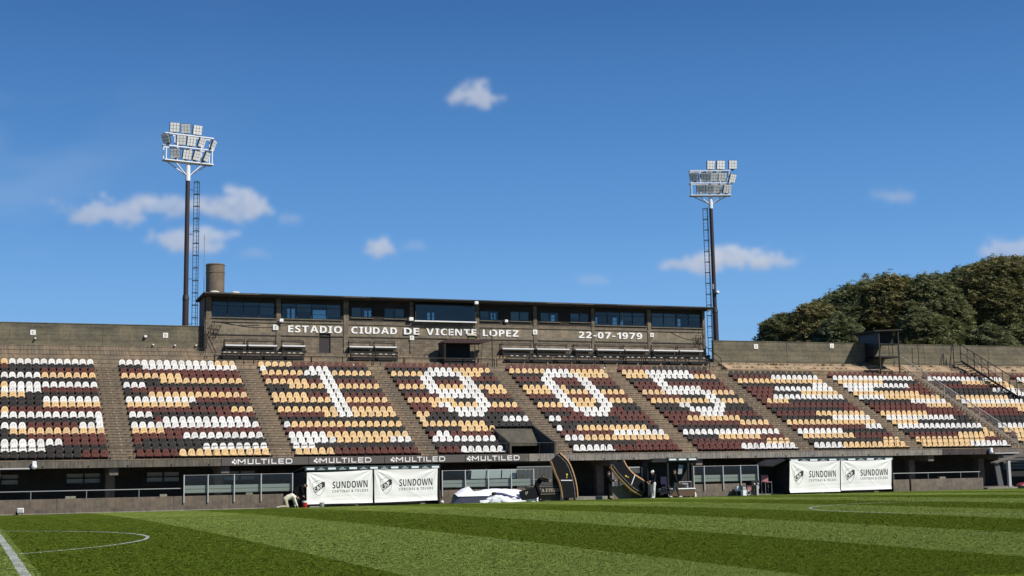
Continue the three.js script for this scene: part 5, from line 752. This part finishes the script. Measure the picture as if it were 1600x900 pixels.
// ------------------------------------------------------------------ floodlight towers
function tower(label, baseX, z, topX, topY, lean, head, lamps, ladSide, yaw) {
  const t = thing('floodlight_tower', label, 'floodlight tower', [baseX, 0, z]); const dx = topX - baseX; const P = (k) => V(dx * k, topY * k, 0);
  part('pole', [bar(P(0), P(0.62), 0.27, 20, 0.24), bar(P(0.62), P(1), 0.19, 20, 0.17)], M.poleBrown, t); part('collar', bar(P(0.615), P(0.63), 0.275, 20, 0.22), M.poleBrown, t);
  part('base_plate', new THREE.CylinderGeometry(0.5, 0.5, 0.08, 20).translate(0, 0.04, 0), M.steelDark, t);
  // ladder with hoops
  const L0 = 0.3, lx = ladSide * 0.48, lp = (k, a, b) => P(k).add(V(lx + a, 0, b)); const rails = [];
  for (const [a, b] of [[0, 0.12], [ladSide * 0.42, 0.12], [ladSide * 0.2, 0.62]]) rails.push(bar(lp(L0, a, b), lp(0.985, a, b), 0.03, 6)); part('ladder_rail', rails, M.ladder, t);
  for (let y = topY * 0.985; y > topY * L0; y -= 0.98) { const k = y / topY; part('ladder_hoop', [bar(lp(k, -ladSide * 0.05, 0.12), lp(k, ladSide * 0.47, 0.12), 0.035, 6), bar(lp(k, 0, 0.12), lp(k, ladSide * 0.2, 0.62), 0.025, 5), bar(lp(k, ladSide * 0.42, 0.12), lp(k, ladSide * 0.2, 0.62), 0.025, 5)], M.ladder, t); }
  const rungs = []; for (let y = topY * 0.98; y > topY * L0; y -= 0.3) rungs.push(bar(lp(y / topY, 0, 0.12), lp(y / topY, ladSide * 0.42, 0.12), 0.012, 4)); const rg = part('ladder_rung', rungs, M.ladder, t); rg.userData.kind = 'stuff';
  for (let i = 0; i < 5; i++) { const k = 0.4 + i * 0.14; part('ladder_bracket', bar(P(k), lp(k, 0, 0.12), 0.025, 5), M.ladder, t); }
  // head: white frame of three levels
  const h = new THREE.Group(); h.position.set(dx, topY, 0); h.rotation.y = yaw; const W = head.w, y0 = head.y0, y1 = head.y1, y2 = head.y2; const HM = (name, geo, mat) => { const m = part(name, geo.map ? mergeAll(geo) : geo, mat, t); m.position.copy(h.position); m.rotation.y = yaw; return m; };
  HM('head_post', [bar(V(0, -0.3, 0), V(0, y0, 0), 0.2, 16, 0.17), bar(V(0, 0, 0), V(-W * 0.3, y0, 0.2), 0.05, 6), bar(V(0, 0, 0), V(W * 0.3, y0, 0.2), 0.05, 6), bar(V(0, 0.05, 0), V(-W * 0.42, y0, -0.3), 0.05, 6), bar(V(0, 0.05, 0), V(W * 0.42, y0, -0.3), 0.05, 6)], M.whitePaint);
  for (const y of [y0, y1, y2]) HM('cross_beam', [beam(V(-W / 2, y, 0.3), V(W / 2, y, 0.3), 0.085, 0.085), beam(V(-W / 2, y, -0.35), V(W / 2, y, -0.35), 0.085, 0.085), beam(V(-W / 2, y, 0.3), V(-W / 2, y, -0.35), 0.08, 0.08), beam(V(W / 2, y, 0.3), V(W / 2, y, -0.35), 0.08, 0.08), beam(V(0, y, 0.3), V(0, y, -0.35), 0.08, 0.08)].concat(y === y0 ? [box(-W / 2, W / 2, y - 0.06, y - 0.04, -0.33, 0.28)] : []), M.whitePaint);
  for (const x of [-W / 2 + 0.1, -W * 0.25, W * 0.25, W / 2 - 0.1]) HM('upright', [beam(V(x, y0, 0.3), V(x, y2, 0.3), 0.07, 0.07), beam(V(x, y0, -0.35), V(x, y2, -0.35), 0.07, 0.07)], M.whitePaint);
  const S = head.s; const hous = mergeAll([rbox(-S / 2, S / 2, -S / 2, S / 2, -0.14, 0, 0.04), box(-0.1, 0.1, -S / 2 - 0.12, -S / 2 + 0.1, -0.22, -0.04)]); const cells = []; const nx = 3, ny = 3; for (let i = 0; i < nx; i++) for (let j = 0; j < ny; j++) { const cw = S * 0.94 / nx, ch = S * 0.94 / ny; cells.push(rbox(-S * 0.47 + i * cw + 0.011, -S * 0.47 + (i + 1) * cw - 0.011, -S * 0.47 + j * ch + 0.011, -S * 0.47 + (j + 1) * ch - 0.011, 0.0, 0.035, 0.015)); } const lens = mergeAll(cells);
  for (const [x, y, zz, yw, tilt] of lamps) { const m = part('floodlight', hous, M.lamp, t); const p = V(x, y, zz).applyAxisAngle(V(0, 1, 0), yaw).add(h.position); m.position.copy(p); m.rotation.set(tilt, yw, 0, 'YXZ'); part('lens_grid', lens, M.lens, m); }
}
const D = Math.PI / 180;
{
  const z = -28, b = at(289.5, 507, z), tp = at(293.5, 277, z); const kk = (tp.x - b.x) / (tp.y - b.y); const k = at(294, 255, z).y - tp.y, y0 = at(294, 254, z).y - tp.y, y1 = at(294, 232, z).y - tp.y, y2 = at(294, 213, z).y - tp.y, S = 0.78;
  const r1 = y0 + 0.52, r2 = y1 + 0.5, r3 = y2 + 0.5;
  tower('left floodlight tower with lamp head and ladder behind the press building', b.x - kk * b.y, z, tp.x, tp.y, 0, { w: 3.95, y0, y1, y2, s: S }, [[-1.25, r3, 0.35, 0, 15 * D], [-0.35, r3, 0.35, -14 * D, 18 * D], [0.62, r3, 0.35, 14 * D, 15 * D], [-1.98, r2 - 0.02, 0.4, -48 * D, 26 * D], [-0.72, r2, 0.4, 2 * D, 20 * D], [0.12, r2, 0.4, 14 * D, 18 * D], [0.98, r2, 0.4, 44 * D, 22 * D], [2.0, r2 - 0.05, 0.3, 62 * D, 20 * D], [-1.2, r1, 0.4, -16 * D, 26 * D], [-0.22, r1, 0.4, 16 * D, 20 * D], [0.6, r1, 0.4, 34 * D, 22 * D], [1.4, r1, 0.4, 56 * D, 24 * D]], 1, 12 * D);
}
{
  const z = -28, b = at(1119, 530, z), tp = at(1110.5, 321, z); const kk = (tp.x - b.x) / (tp.y - b.y); const y0 = at(1114, 306, z).y - tp.y, y1 = at(1114, 287, z).y - tp.y, y2 = at(1114, 268, z).y - tp.y, S = 0.82, r1 = y0 + 0.52, r2 = y1 + 0.5, r3 = y2 + 0.5;
  tower('right floodlight tower with lamp head and ladder beside the press building', b.x - kk * b.y, z, tp.x, tp.y, 0, { w: 3.7, y0, y1, y2, s: S }, [[0.1, r3, 0.35, -8 * D, 8 * D], [1.0, r3, 0.35, -6 * D, 8 * D], [2.15, r3 + 0.05, 0.2, -10 * D, 8 * D], [-1.55, r2, 0.4, -44 * D, 28 * D], [-0.5, r2, 0.4, -26 * D, 28 * D], [0.35, r2, 0.4, -16 * D, 22 * D], [1.1, r2, 0.4, -14 * D, 20 * D], [2.05, r2 - 0.1, 0.3, 18 * D, 22 * D], [-0.95, r1, 0.4, -28 * D, 28 * D], [-0.1, r1, 0.4, -24 * D, 26 * D], [0.65, r1, 0.4, -18 * D, 24 * D], [1.5, r1, 0.4, -2 * D, 26 * D]], -1, -18 * D);
  const s = at(1121, 457, z + 0.3), o = thing('pole_siren', 'small white siren horn on the right floodlight pole', 'siren', [s.x, s.y, z + 0.3]); part('horn', new THREE.SphereGeometry(0.17, 14, 10), M.white, o); part('bracket', bar(V(0, 0, 0), V(-0.3, 0.1, -0.3), 0.04, 6), M.steelDark, o); part('junction_box', rbox(-0.45, -0.3, 0.3, 0.75, -0.2, -0.05, 0.02), M.steelGrey, o);
}
// ------------------------------------------------------------------ trees beyond the right wall
function leafTex() { return null; }
const leafMats = [0, 1, 2].map(() => new THREE.MeshPhysicalMaterial({ color: C(1, 1, 1), roughness: 0.9, transmission: 0.3, thickness: 0, specularIntensity: 0.4, side: THREE.DoubleSide }));
const clump = (() => { // a spray of small leaflets
  const r = rng(99), P = [], I = []; for (let i = 0; i < 13; i++) { const c = V((r() - 0.5) * 0.62, (r() - 0.5) * 0.26, (r() - 0.5) * 0.62), a = r() * 7, l = 0.11 + r() * 0.1, w = l * 0.42, up = V((r() - 0.5) * 0.9, 1, (r() - 0.5) * 0.9).normalize(), d = V(Math.cos(a), (r() - 0.6) * 0.6, Math.sin(a)).normalize(), s = d.clone().cross(up).normalize(); const k = P.length / 3; for (const [f, g] of [[-l, 0], [0, w], [l, 0], [0, -w]]) { const p = c.clone().addScaledVector(d, f).addScaledVector(s, g); P.push(p.x, p.y, p.z); } I.push(k, k + 1, k + 2, k, k + 2, k + 3); }
  const g = new THREE.BufferGeometry(); g.setAttribute('position', new THREE.Float32BufferAttribute(P, 3)); g.setIndex(I); g.setAttribute('uv', new THREE.Float32BufferAttribute(new Float32Array(P.length / 3 * 2), 2)); g.computeVertexNormals(); return g.toNonIndexed();
})(); clump.computeVertexNormals();
const barkMat = std(C(0.05, 0.042, 0.034), 0.95, { map: cTexA });
function tree(x, z, topY, rx, seed, tone, label, low = 0.42) {
  const r = rng(seed), t = thing('tree', label, 'tree', [x, -0.2, z], 0, null); const H = topY, rz = rx * 0.85, yc = H * low, ry = H - yc; const limbs = [], lobes = [];
  const fork = V(0, H * 0.24, 0); limbs.push(bar(V(0, 0, 0), fork, 0.55, 10, 0.42));
  const N = Math.round(42 + rx * 11);
  for (let i = 0; i < N; i++) {   // lobes spread over a dome
    const a = i * 2.399 + r() * 0.5, f = (i + 0.5) / N, el = Math.asin(Math.min(1, Math.max(0.02, 1 - f * 0.99))); const c = V(Math.cos(a) * Math.cos(el) * rx * 0.84, yc + Math.sin(el) * ry * 0.9 + (r() - 0.5) * 0.5, Math.sin(a) * Math.cos(el) * rz * 0.84); lobes.push({ c, r: (0.78 + r() * 0.5) * (0.75 + rx * 0.05) });
    const m = fork.clone().lerp(c, 0.45).add(V((r() - 0.5) * 0.8, -0.4 - r() * 0.7, (r() - 0.5) * 0.8)); limbs.push(bar(fork, m, 0.2, 6, 0.12), bar(m, c.clone().add(V(0, -0.5, 0)), 0.12, 6, 0.04)); for (let k = 0; k < 3; k++) limbs.push(bar(m.clone().lerp(c, 0.4), c.clone().add(V((r() - 0.5) * 2.6, (r() - 0.5) * 1.0, (r() - 0.5) * 2.6)), 0.055, 5, 0.015));
  }
  for (let i = 0; i < N * 0.2; i++) { const a = r() * 7, q = Math.sqrt(r()) * 0.75; lobes.push({ c: V(Math.cos(a) * rx * q, yc * (0.8 + r() * 0.35), Math.sin(a) * rz * q), r: 1.2 + r() * 0.6, thin: true }); }
  part('trunk', limbs, barkMat, t);
  const per = lobes.map((l) => Math.round((l.thin ? 70 : 120) * l.r * l.r)); const nLobe = per.reduce((a, b) => a + b, 0), n = Math.round(nLobe * 1.75); const im = new THREE.InstancedMesh(clump, leafMats[tone % 3], n); im.name = 'crown'; im.castShadow = im.receiveShadow = true; const m4 = new THREE.Matrix4(), q = new THREE.Quaternion(), e = new THREE.Euler(), col = new THREE.Color(); let k = 0;
  lobes.forEach((l, li) => { const lt = 0.85 + r() * 0.3, yel = r(); for (let i = 0; i < per[li]; i++) { const a = r() * Math.PI * 2, cz = r() * 1.5 - 0.5, s = Math.sqrt(Math.max(0, 1 - cz * cz)), rad = l.r * (0.5 + 0.68 * Math.pow(r(), 0.8)); const p = V(l.c.x + Math.cos(a) * s * rad * 1.2, l.c.y + cz * rad * 0.58, l.c.z + Math.sin(a) * s * rad * 1.2); e.set((r() - 0.5) * 1.1, r() * 7, (r() - 0.5) * 1.1); q.setFromEuler(e); const sc = 0.5 + r() * 0.45; m4.compose(p, q, V(sc, sc, sc)); im.setMatrixAt(k, m4); const v = lt * (0.74 + r() * 0.5); const base = [[0.19, 0.208, 0.085], [0.222, 0.215, 0.085], [0.165, 0.192, 0.085]][tone % 3]; col.setRGB(base[0] * v * (1 + yel * 0.2), base[1] * v * (1 + yel * 0.08), base[2] * v); im.setColorAt(k++, col); } });
  while (k < n) {   // sprays spread over the whole dome between the lobes
    const a = r() * Math.PI * 2, u = r(), el = Math.asin(Math.pow(u, 0.9)) * (1 + 0.12 * (r() - 0.5)), wob = 1 + 0.09 * fbm(Math.cos(a) * 2.3 + seed, Math.sin(a) * 2.3, el * 2.5, 3) * 2.0, jr = wob * (0.8 + 0.24 * Math.pow(r(), 0.7));
    const gap = fbm(Math.cos(a) * 3.1 + seed * 3, el * 4.0, Math.sin(a) * 3.1, 3); if (gap < -0.16 && el < 0.75) { if (r() < 0.8) continue; }
    e.set((r() - 0.5) * 1.2, r() * 7, (r() - 0.5) * 1.2); q.setFromEuler(e); const sc = 0.5 + r() * 0.5; m4.compose(V(Math.cos(a) * Math.cos(el) * rx * jr, yc + (Math.sin(el) * jr - 0.06) * ry, Math.sin(a) * Math.cos(el) * rz * jr), q, V(sc, sc, sc)); im.setMatrixAt(k, m4);
    const v = 0.78 + r() * 0.5, y2 = fbm(Math.cos(a) * 1.5 + seed, el * 2, Math.sin(a) * 1.5, 2), base = [[0.19, 0.208, 0.085], [0.222, 0.215, 0.085], [0.165, 0.192, 0.085]][tone % 3]; col.setRGB(base[0] * v * (1 + y2 * 0.5), base[1] * v * (1 + y2 * 0.2), base[2] * v); im.setColorAt(k++, col);
  }
  im.userData.kind = 'stuff'; t.add(im);
}
{
  const place = (px, pyTop, z, rxPx, seed, tone, label, low) => { const p = at(px, pyTop, z), s = at(px + rxPx, pyTop, z).x - p.x; tree(p.x, z, p.y + 0.2, s, seed, tone, label, low); };
  place(1222, 489, -44, 42, 11, 0, 'low rounded tree at the left end of the grove', 0.6); place(1272, 470, -42, 52, 12, 1, 'broad olive tree, second from the left of the grove', 0.55);
  place(1335, 440, -46, 62, 13, 2, 'wide crowned tree left of the cabin on stilts', 0.5); place(1395, 427, -43, 62, 14, 1, 'tall tree with yellowish top behind the cabin on stilts', 0.5);
  place(1452, 427, -40, 62, 15, 0, 'dark green tree right of the cabin on stilts', 0.45); place(1505, 418, -46, 58, 16, 2, 'dark tree behind the head of the gangway', 0.62);
  place(1568, 401, -42, 84, 17, 1, 'tallest spreading tree with brownish crown at right edge', 0.66); place(1650, 408, -46, 70, 18, 1, 'spreading tree cut by the right picture edge', 0.6);
  place(1302, 455, -52, 60, 31, 0, 'tree filling the gap left of the wide crowned tree', 0.45); place(1366, 433, -54, 66, 32, 1, 'pale olive tree behind the wide crowned tree', 0.45); place(1422, 431, -55, 66, 33, 2, 'dark tree behind the tall tree with yellowish top', 0.45); place(1528, 412, -55, 70, 34, 0, 'tree behind and left of the tallest spreading tree', 0.68); place(1612, 402, -54, 74, 35, 2, 'dark tree behind and right of the tallest spreading tree', 0.68);
  place(1440, 480, -36, 42, 19, 0, 'small low tree in front of the grove near thin pole', 0.5); place(1545, 506, -35, 40, 20, 2, 'small low bushy tree in front of the tallest tree', 0.5); place(1310, 490, -37, 42, 21, 2, 'small low tree in front of the wide crowned tree', 0.5); place(1600, 500, -36, 46, 22, 0, 'small low tree at the right edge above the gangway', 0.5);
}
// weeds along the top of the right rows
{
  const r = rng(41), im = new THREE.InstancedMesh(clump, leafMats[1], 900); im.name = 'weeds'; const m4 = new THREE.Matrix4(), q = new THREE.Quaternion(), e = new THREE.Euler(), col = new THREE.Color();
  for (let i = 0; i < 900; i++) { const right = r() < 0.85, x = right ? 57 + r() * 40 : -5 + r() * 20, row = right ? 18 + Math.floor(r() * 3) : 19 + Math.floor(r() * 4), cl = Math.floor(r() * 40); const xx = right ? 57.5 + ((cl * 0.618) % 1) * 40 + (r() - 0.5) * 0.8 : x; e.set(r(), r() * 7, r()); q.setFromEuler(e); const s = 0.15 + r() * 0.3; m4.compose(V(xx, treadY(Math.min(row, 20)) + (right && row > 18 ? 0.22 : 0.04), treadZ(row) - 0.15 - r() * 0.45), q, V(s, s * 1.4, s)); im.setMatrixAt(i, m4); col.setRGB(0.14 + r() * 0.1, 0.11 + r() * 0.06, 0.04); im.setColorAt(i, col); }
  scene.add(im); tag(im, 'dry weeds sprouting along the top steps of the stand', 'weeds', null, 'stuff');
}
// ------------------------------------------------------------------ people
function field(center, size, res, caps, k = 0.035) {   // smooth union of tapered capsules, meshed
  const mc = new MarchingCubes(res, M.white, false, false, 60000); mc.isolation = 0; const f = mc.field, hs = res / 2; const ax = center.x, ay = center.y, az = center.z, s = size / 2;
  const C2 = caps.map(([a, b, ra, rb, sc]) => { const d = b.clone().sub(a); return { ax: a.x, ay: a.y, az: a.z, dx: d.x, dy: d.y, dz: d.z, dd: Math.max(1e-9, d.lengthSq()), ra, rb }; });
  for (let z = 0; z < res; z++) for (let y = 0; y < res; y++) for (let x = 0; x < res; x++) {
    const px = ax + (x - hs) / hs * s, py = ay + (y - hs) / hs * s, pz = az + (z - hs) / hs * s; let D0 = 1e3;
    for (const c of C2) { const qx = px - c.ax, qy = py - c.ay, qz = pz - c.az; let t = (qx * c.dx + qy * c.dy + qz * c.dz) / c.dd; t = t < 0 ? 0 : t > 1 ? 1 : t; const ex = qx - c.dx * t, ey = qy - c.dy * t, ez = qz - c.dz * t; const d = Math.sqrt(ex * ex + ey * ey + ez * ez) - (c.ra + (c.rb - c.ra) * t); const h = Math.max(k - Math.abs(D0 - d), 0) / k; D0 = Math.min(D0, d) - h * h * k * 0.25; }
    f[x + y * res + z * res * res] = -D0;
  }
  mc.update(); const n = mc.count !== undefined ? mc.count : mc.geometry.drawRange.count; const pos = new Float32Array(n * 3), nor = new Float32Array(n * 3);
  for (let i = 0; i < n; i++) { pos[3 * i] = ax + mc.positionArray[3 * i] * s; pos[3 * i + 1] = ay + mc.positionArray[3 * i + 1] * s; pos[3 * i + 2] = az + mc.positionArray[3 * i + 2] * s; for (let c = 0; c < 3; c++) nor[3 * i + c] = mc.normalArray[3 * i + c]; }
  const g = new THREE.BufferGeometry(); g.setAttribute('position', new THREE.BufferAttribute(pos, 3)); g.setAttribute('normal', new THREE.BufferAttribute(nor, 3)); g.setAttribute('uv', new THREE.BufferAttribute(new Float32Array(n * 2), 2));
  g.computeVertexNormals(); return g;
}
const skinM = std(C(0.42, 0.24, 0.16), 0.6), hairM = std(C(0.02, 0.015, 0.012), 0.7);
function person(pos, turn, label, J, look) {
  const t = thing('person', label, 'person', pos, turn); const v = (a) => V(a[0], a[1], a[2]); const j = {}; for (const k in J) j[k] = v(J[k]);
  const torso = (e) => [[j.pelvis, j.belly, 0.135 + e, 0.125 + e], [j.belly, j.chest, 0.125 + e, 0.145 + e], [j.shL, j.shR, 0.075 + e, 0.075 + e], [j.chest, j.neck, 0.12 + e, 0.06 + e]];
  const arm = (s, e, to = 1) => [[j['sh' + s], j['el' + s], 0.06 + e, 0.045 + e], [j['el' + s], j['el' + s].clone().lerp(j['wr' + s], to), 0.045 + e, 0.032 + e]];
  const leg = (s, e) => [[j['hip' + s], j['kn' + s], 0.092 + e, 0.06 + e], [j['kn' + s], j['an' + s], 0.062 + e, 0.04 + e]];
  const hd = j.head, up = hd.clone().sub(j.neck).normalize(), fw = v(J.face || [0, 0, 1]).normalize(), sd = up.clone().cross(fw).normalize(); const O = (a, b, c) => hd.clone().addScaledVector(sd, a).addScaledVector(up, b).addScaledVector(fw, c);
  const headCaps = [[O(0, 0.03, -0.02), O(0, 0.02, 0.01), 0.088, 0.088], [O(0, -0.05, 0.025), O(0, -0.085, 0.05), 0.06, 0.035], [O(0, 0.005, 0.085), O(0, -0.03, 0.105), 0.011, 0.017], [O(-0.03, 0.02, 0.075), O(0.03, 0.02, 0.075), 0.014, 0.014], [O(-0.022, -0.062, 0.078), O(0.022, -0.062, 0.078), 0.011, 0.011], [O(-0.085, 0.005, -0.005), O(-0.088, -0.03, 0.0), 0.014, 0.01], [O(0.085, 0.005, -0.005), O(0.088, -0.03, 0.0), 0.014, 0.01], [j.neck, O(0, -0.06, -0.01), 0.055, 0.05]];
  const hand = (s) => { const w = j['wr' + s], d = w.clone().sub(j['el' + s]).normalize(), a = v(J['palm' + s] || [0, 0, 1]), side = d.clone().cross(a).normalize(), cu = side.clone().cross(d).normalize(); const pk = w.clone().addScaledVector(d, 0.09), caps = [[w, w.clone().addScaledVector(d, 0.03), 0.03, 0.033]]; [-0.028, -0.009, 0.01, 0.028].forEach((o, i) => { const kn = pk.clone().addScaledVector(side, o), m = kn.clone().addScaledVector(d, 0.032).addScaledVector(cu, 0.012), e = m.clone().addScaledVector(d, [0.02, 0.03, 0.026, 0.015][i]).addScaledVector(cu, 0.022); caps.push([w.clone().addScaledVector(side, o * 0.6), kn, 0.016, 0.0125], [kn, m, 0.0105, 0.0095], [m, e, 0.0095, 0.008]); }); const b0 = w.clone().addScaledVector(d, 0.03).addScaledVector(side, -0.028), b1 = b0.clone().addScaledVector(side, -0.028).addScaledVector(d, 0.03).addScaledVector(cu, 0.01); caps.push([b0, b1, 0.014, 0.011], [b1, b1.clone().addScaledVector(d, 0.03).addScaledVector(cu, 0.012), 0.011, 0.009]); return field(pk, 0.26, 56, caps, 0.008); };
  const all = [...torso(0), ...arm('L', 0), ...arm('R', 0), ...leg('L', 0), ...leg('R', 0), [j.neck, O(0, -0.05, -0.01), 0.055, 0.05]]; const bb = new THREE.Box3(); for (const [a, b] of all) { bb.expandByPoint(a); bb.expandByPoint(b); } bb.expandByScalar(0.25); const ctr = bb.getCenter(V(0, 0, 0)), sz = bb.getSize(V(0, 0, 0)), S = Math.max(sz.x, sz.y, sz.z), R = Math.min(100, Math.round(S / 0.019));
  part('body', mergeAll([field(ctr, S, R, all), field(hd, 0.36, 60, headCaps, 0.02), hand('L'), hand('R')]), skinM, t);
  part('top', field(ctr, S, R, [...torso(0.02), ...arm('L', 0.018, look.sleeve ?? 0.92), ...arm('R', 0.018, look.sleeve ?? 0.92)], 0.05), look.top, t);
  part('trousers', field(ctr, S, R, [[j.pelvis, j.pelvis.clone().lerp(j.belly, 0.55), 0.15, 0.148], [j.hipL, j.hipR, 0.11, 0.11], ...leg('L', 0.022), ...leg('R', 0.022)], 0.04), look.trousers, t);
  for (const s of ['L', 'R']) part('shoe', field(j['an' + s].clone().lerp(j['to' + s], 0.5), 0.6, 44, [[j['an' + s].clone().add(V(0, -0.02, 0)), j['to' + s], 0.055, 0.042], [j['an' + s], j['an' + s].clone().lerp(j['to' + s], -0.25), 0.05, 0.04]], 0.03), look.shoes, t);
  if (look.cap) part('cap', [field(O(0, 0.07, -0.02), 0.4, 44, [[O(-0.02, 0.075, -0.02), O(0.02, 0.075, -0.01), 0.09, 0.09], [O(-0.035, 0.055, 0.07), O(0.0, 0.045, 0.15), 0.03, 0.02], [O(0.035, 0.055, 0.07), O(0.0, 0.045, 0.15), 0.03, 0.02]], 0.03)], look.cap, t);
  else part('hair', [field(O(0, 0.06, -0.03), 0.36, 44, [[O(0, 0.06, -0.015), O(0, 0.0, -0.045), 0.092, 0.075], [O(0, 0.075, 0.03), O(0, 0.07, 0.0), 0.068, 0.08]], 0.03)], hairM, t);
  return t;
}
const cloth = (r, g, b) => { const k = Math.max(r, g, b) < 0.03 ? 0.55 : 1; return new THREE.MeshPhysicalMaterial({ color: C(r * k, g * k, b * k), roughness: 0.95, specularIntensity: 0.25 }); };
{
  const stand0 = { pelvis: [0, 0.93, 0], belly: [0, 1.08, 0.01], chest: [0, 1.28, 0.0], neck: [0, 1.45, -0.01], head: [0, 1.6, 0.015], shL: [0.17, 1.38, 0], shR: [-0.17, 1.38, 0], elL: [0.23, 1.12, -0.03], elR: [-0.23, 1.12, -0.03], wrL: [0.23, 0.88, 0.06], wrR: [-0.23, 0.88, 0.06], hipL: [0.09, 0.9, 0], hipR: [-0.09, 0.9, 0], knL: [0.1, 0.5, 0.02], knR: [-0.1, 0.5, 0.02], anL: [0.1, 0.08, -0.02], anR: [-0.1, 0.08, -0.02], toL: [0.12, 0.04, 0.17], toR: [-0.12, 0.04, 0.17] };
  const pose = (o) => ({ ...stand0, ...o }); const g = (px, z) => { const x = at(px, 775, z).x; return [x, gy(x, z), z]; };
  // white cap, hands raised to the leaning panel; local +z is where the person faces
  person(g(1021, 1.3), -1.15, 'person in white cap, navy top and pale trousers holding the leaning curved panel', pose({ elL: [0.22, 1.1, 0.12], wrL: [0.12, 1.05, 0.36], elR: [-0.22, 1.1, 0.12], wrR: [-0.14, 1.02, 0.36], palmL: [-1, 0, 0], palmR: [1, 0, 0], face: [0, -0.15, 1], knL: [0.12, 0.5, 0.08], anL: [0.13, 0.08, 0.1], toL: [0.14, 0.04, 0.28] }), { top: cloth(0.015, 0.017, 0.028), trousers: cloth(0.62, 0.6, 0.56), shoes: cloth(0.6, 0.6, 0.6), cap: cloth(0.75, 0.75, 0.72) });
  person(g(951.5, 0.7), 1.2, 'person dressed in black standing left of the leaning curved panel', pose({ elL: [0.22, 1.12, 0.1], wrL: [0.14, 1.2, 0.34], elR: [-0.22, 1.12, 0.1], wrR: [-0.12, 1.16, 0.36], palmL: [-1, 0, 0], palmR: [1, 0, 0] }), { top: cloth(0.014, 0.014, 0.013), trousers: cloth(0.012, 0.012, 0.012), shoes: cloth(0.02, 0.02, 0.02) });
  person(g(1054.5, 1.75), 1.35, 'person in dark jacket striding in front of the technical bench', pose({ elL: [0.24, 1.13, -0.1], wrL: [0.24, 0.95, 0.1], elR: [-0.23, 1.12, 0.06], wrR: [-0.2, 0.95, 0.22], knL: [0.09, 0.5, 0.2], anL: [0.09, 0.08, 0.3], toL: [0.1, 0.05, 0.48], knR: [-0.09, 0.5, -0.08], anR: [-0.09, 0.13, -0.38], toR: [-0.1, 0.04, -0.22] }), { top: cloth(0.02, 0.021, 0.02), trousers: cloth(0.05, 0.056, 0.056), shoes: cloth(0.55, 0.53, 0.48) });
  person(g(841, 1.75), 1.25, 'person in black bending forward with an arm stretched to the standing panel', pose({ pelvis: [0, 0.92, -0.1], belly: [0, 1.06, -0.03], chest: [0, 1.24, 0.1], neck: [0, 1.38, 0.22], head: [0, 1.49, 0.33], shL: [0.17, 1.32, 0.16], shR: [-0.17, 1.32, 0.16], elL: [0.17, 1.34, 0.45], wrL: [0.12, 1.26, 0.7], elR: [-0.2, 1.22, 0.4], wrR: [-0.14, 1.22, 0.64], hipL: [0.09, 0.89, -0.1], hipR: [-0.09, 0.89, -0.1], knR: [-0.1, 0.5, 0.06], anR: [-0.1, 0.08, 0.06], toR: [-0.12, 0.04, 0.25], knL: [0.1, 0.49, -0.16], anL: [0.1, 0.08, -0.3], toL: [0.12, 0.04, -0.1], palmL: [0, -1, 0], palmR: [0, -1, 0], face: [0, -0.5, 1] }), { top: cloth(0.016, 0.016, 0.016), trousers: cloth(0.012, 0.012, 0.012), shoes: cloth(0.02, 0.02, 0.02) });
  // kneeling on all fours, facing right
  person(g(452, 1.15), 1.42, 'person in cream shirt kneeling on all fours beside the left dugout', { pelvis: [0, 0.5, -0.2], belly: [0, 0.6, -0.06], chest: [0, 0.66, 0.14], neck: [0, 0.62, 0.34], head: [0, 0.54, 0.47], shL: [0.17, 0.6, 0.26], shR: [-0.17, 0.6, 0.26], elL: [0.2, 0.36, 0.3], elR: [-0.2, 0.36, 0.34], wrL: [0.2, 0.11, 0.34], wrR: [-0.2, 0.11, 0.44], palmL: [0, 0, 1], palmR: [0, 0, 1], hipL: [0.1, 0.46, -0.22], hipR: [-0.1, 0.46, -0.22], knL: [0.12, 0.08, -0.06], knR: [-0.12, 0.08, -0.12], anL: [0.12, 0.08, -0.46], anR: [-0.12, 0.08, -0.52], toL: [0.12, 0.05, -0.64], toR: [-0.12, 0.05, -0.7], face: [0, -0.75, 0.7] }, { top: cloth(0.68, 0.64, 0.5), trousers: cloth(0.45, 0.4, 0.28), shoes: cloth(0.55, 0.52, 0.45) });
  person(g(464.5, 0.55), 1.5, 'person in black stooping behind the kneeling one beside the left dugout', pose({ pelvis: [0, 0.9, -0.12], belly: [0, 1.02, -0.02], chest: [0, 1.14, 0.14], neck: [0, 1.2, 0.3], head: [0, 1.24, 0.44], shL: [0.17, 1.2, 0.2], shR: [-0.17, 1.2, 0.2], elL: [0.2, 0.92, 0.26], wrL: [0.18, 0.7, 0.34], elR: [-0.2, 0.92, 0.26], wrR: [-0.18, 0.7, 0.34], hipL: [0.09, 0.87, -0.12], hipR: [-0.09, 0.87, -0.12], face: [0, -0.6, 1] }), { top: cloth(0.012, 0.012, 0.013), trousers: cloth(0.012, 0.012, 0.012), shoes: cloth(0.02, 0.02, 0.02) });
}

// ------------------------------------------------------------------ render
const renderer = new THREE.WebGLRenderer({ antialias: true });
renderer.setSize(1024, 576); renderer.toneMapping = THREE.LinearToneMapping; renderer.toneMappingExposure = EXPOSURE;
renderer.shadowMap.enabled = true; renderer.shadowMap.type = THREE.PCFSoftShadowMap;
document.body.appendChild(renderer.domElement);
renderer.render(scene, camera);
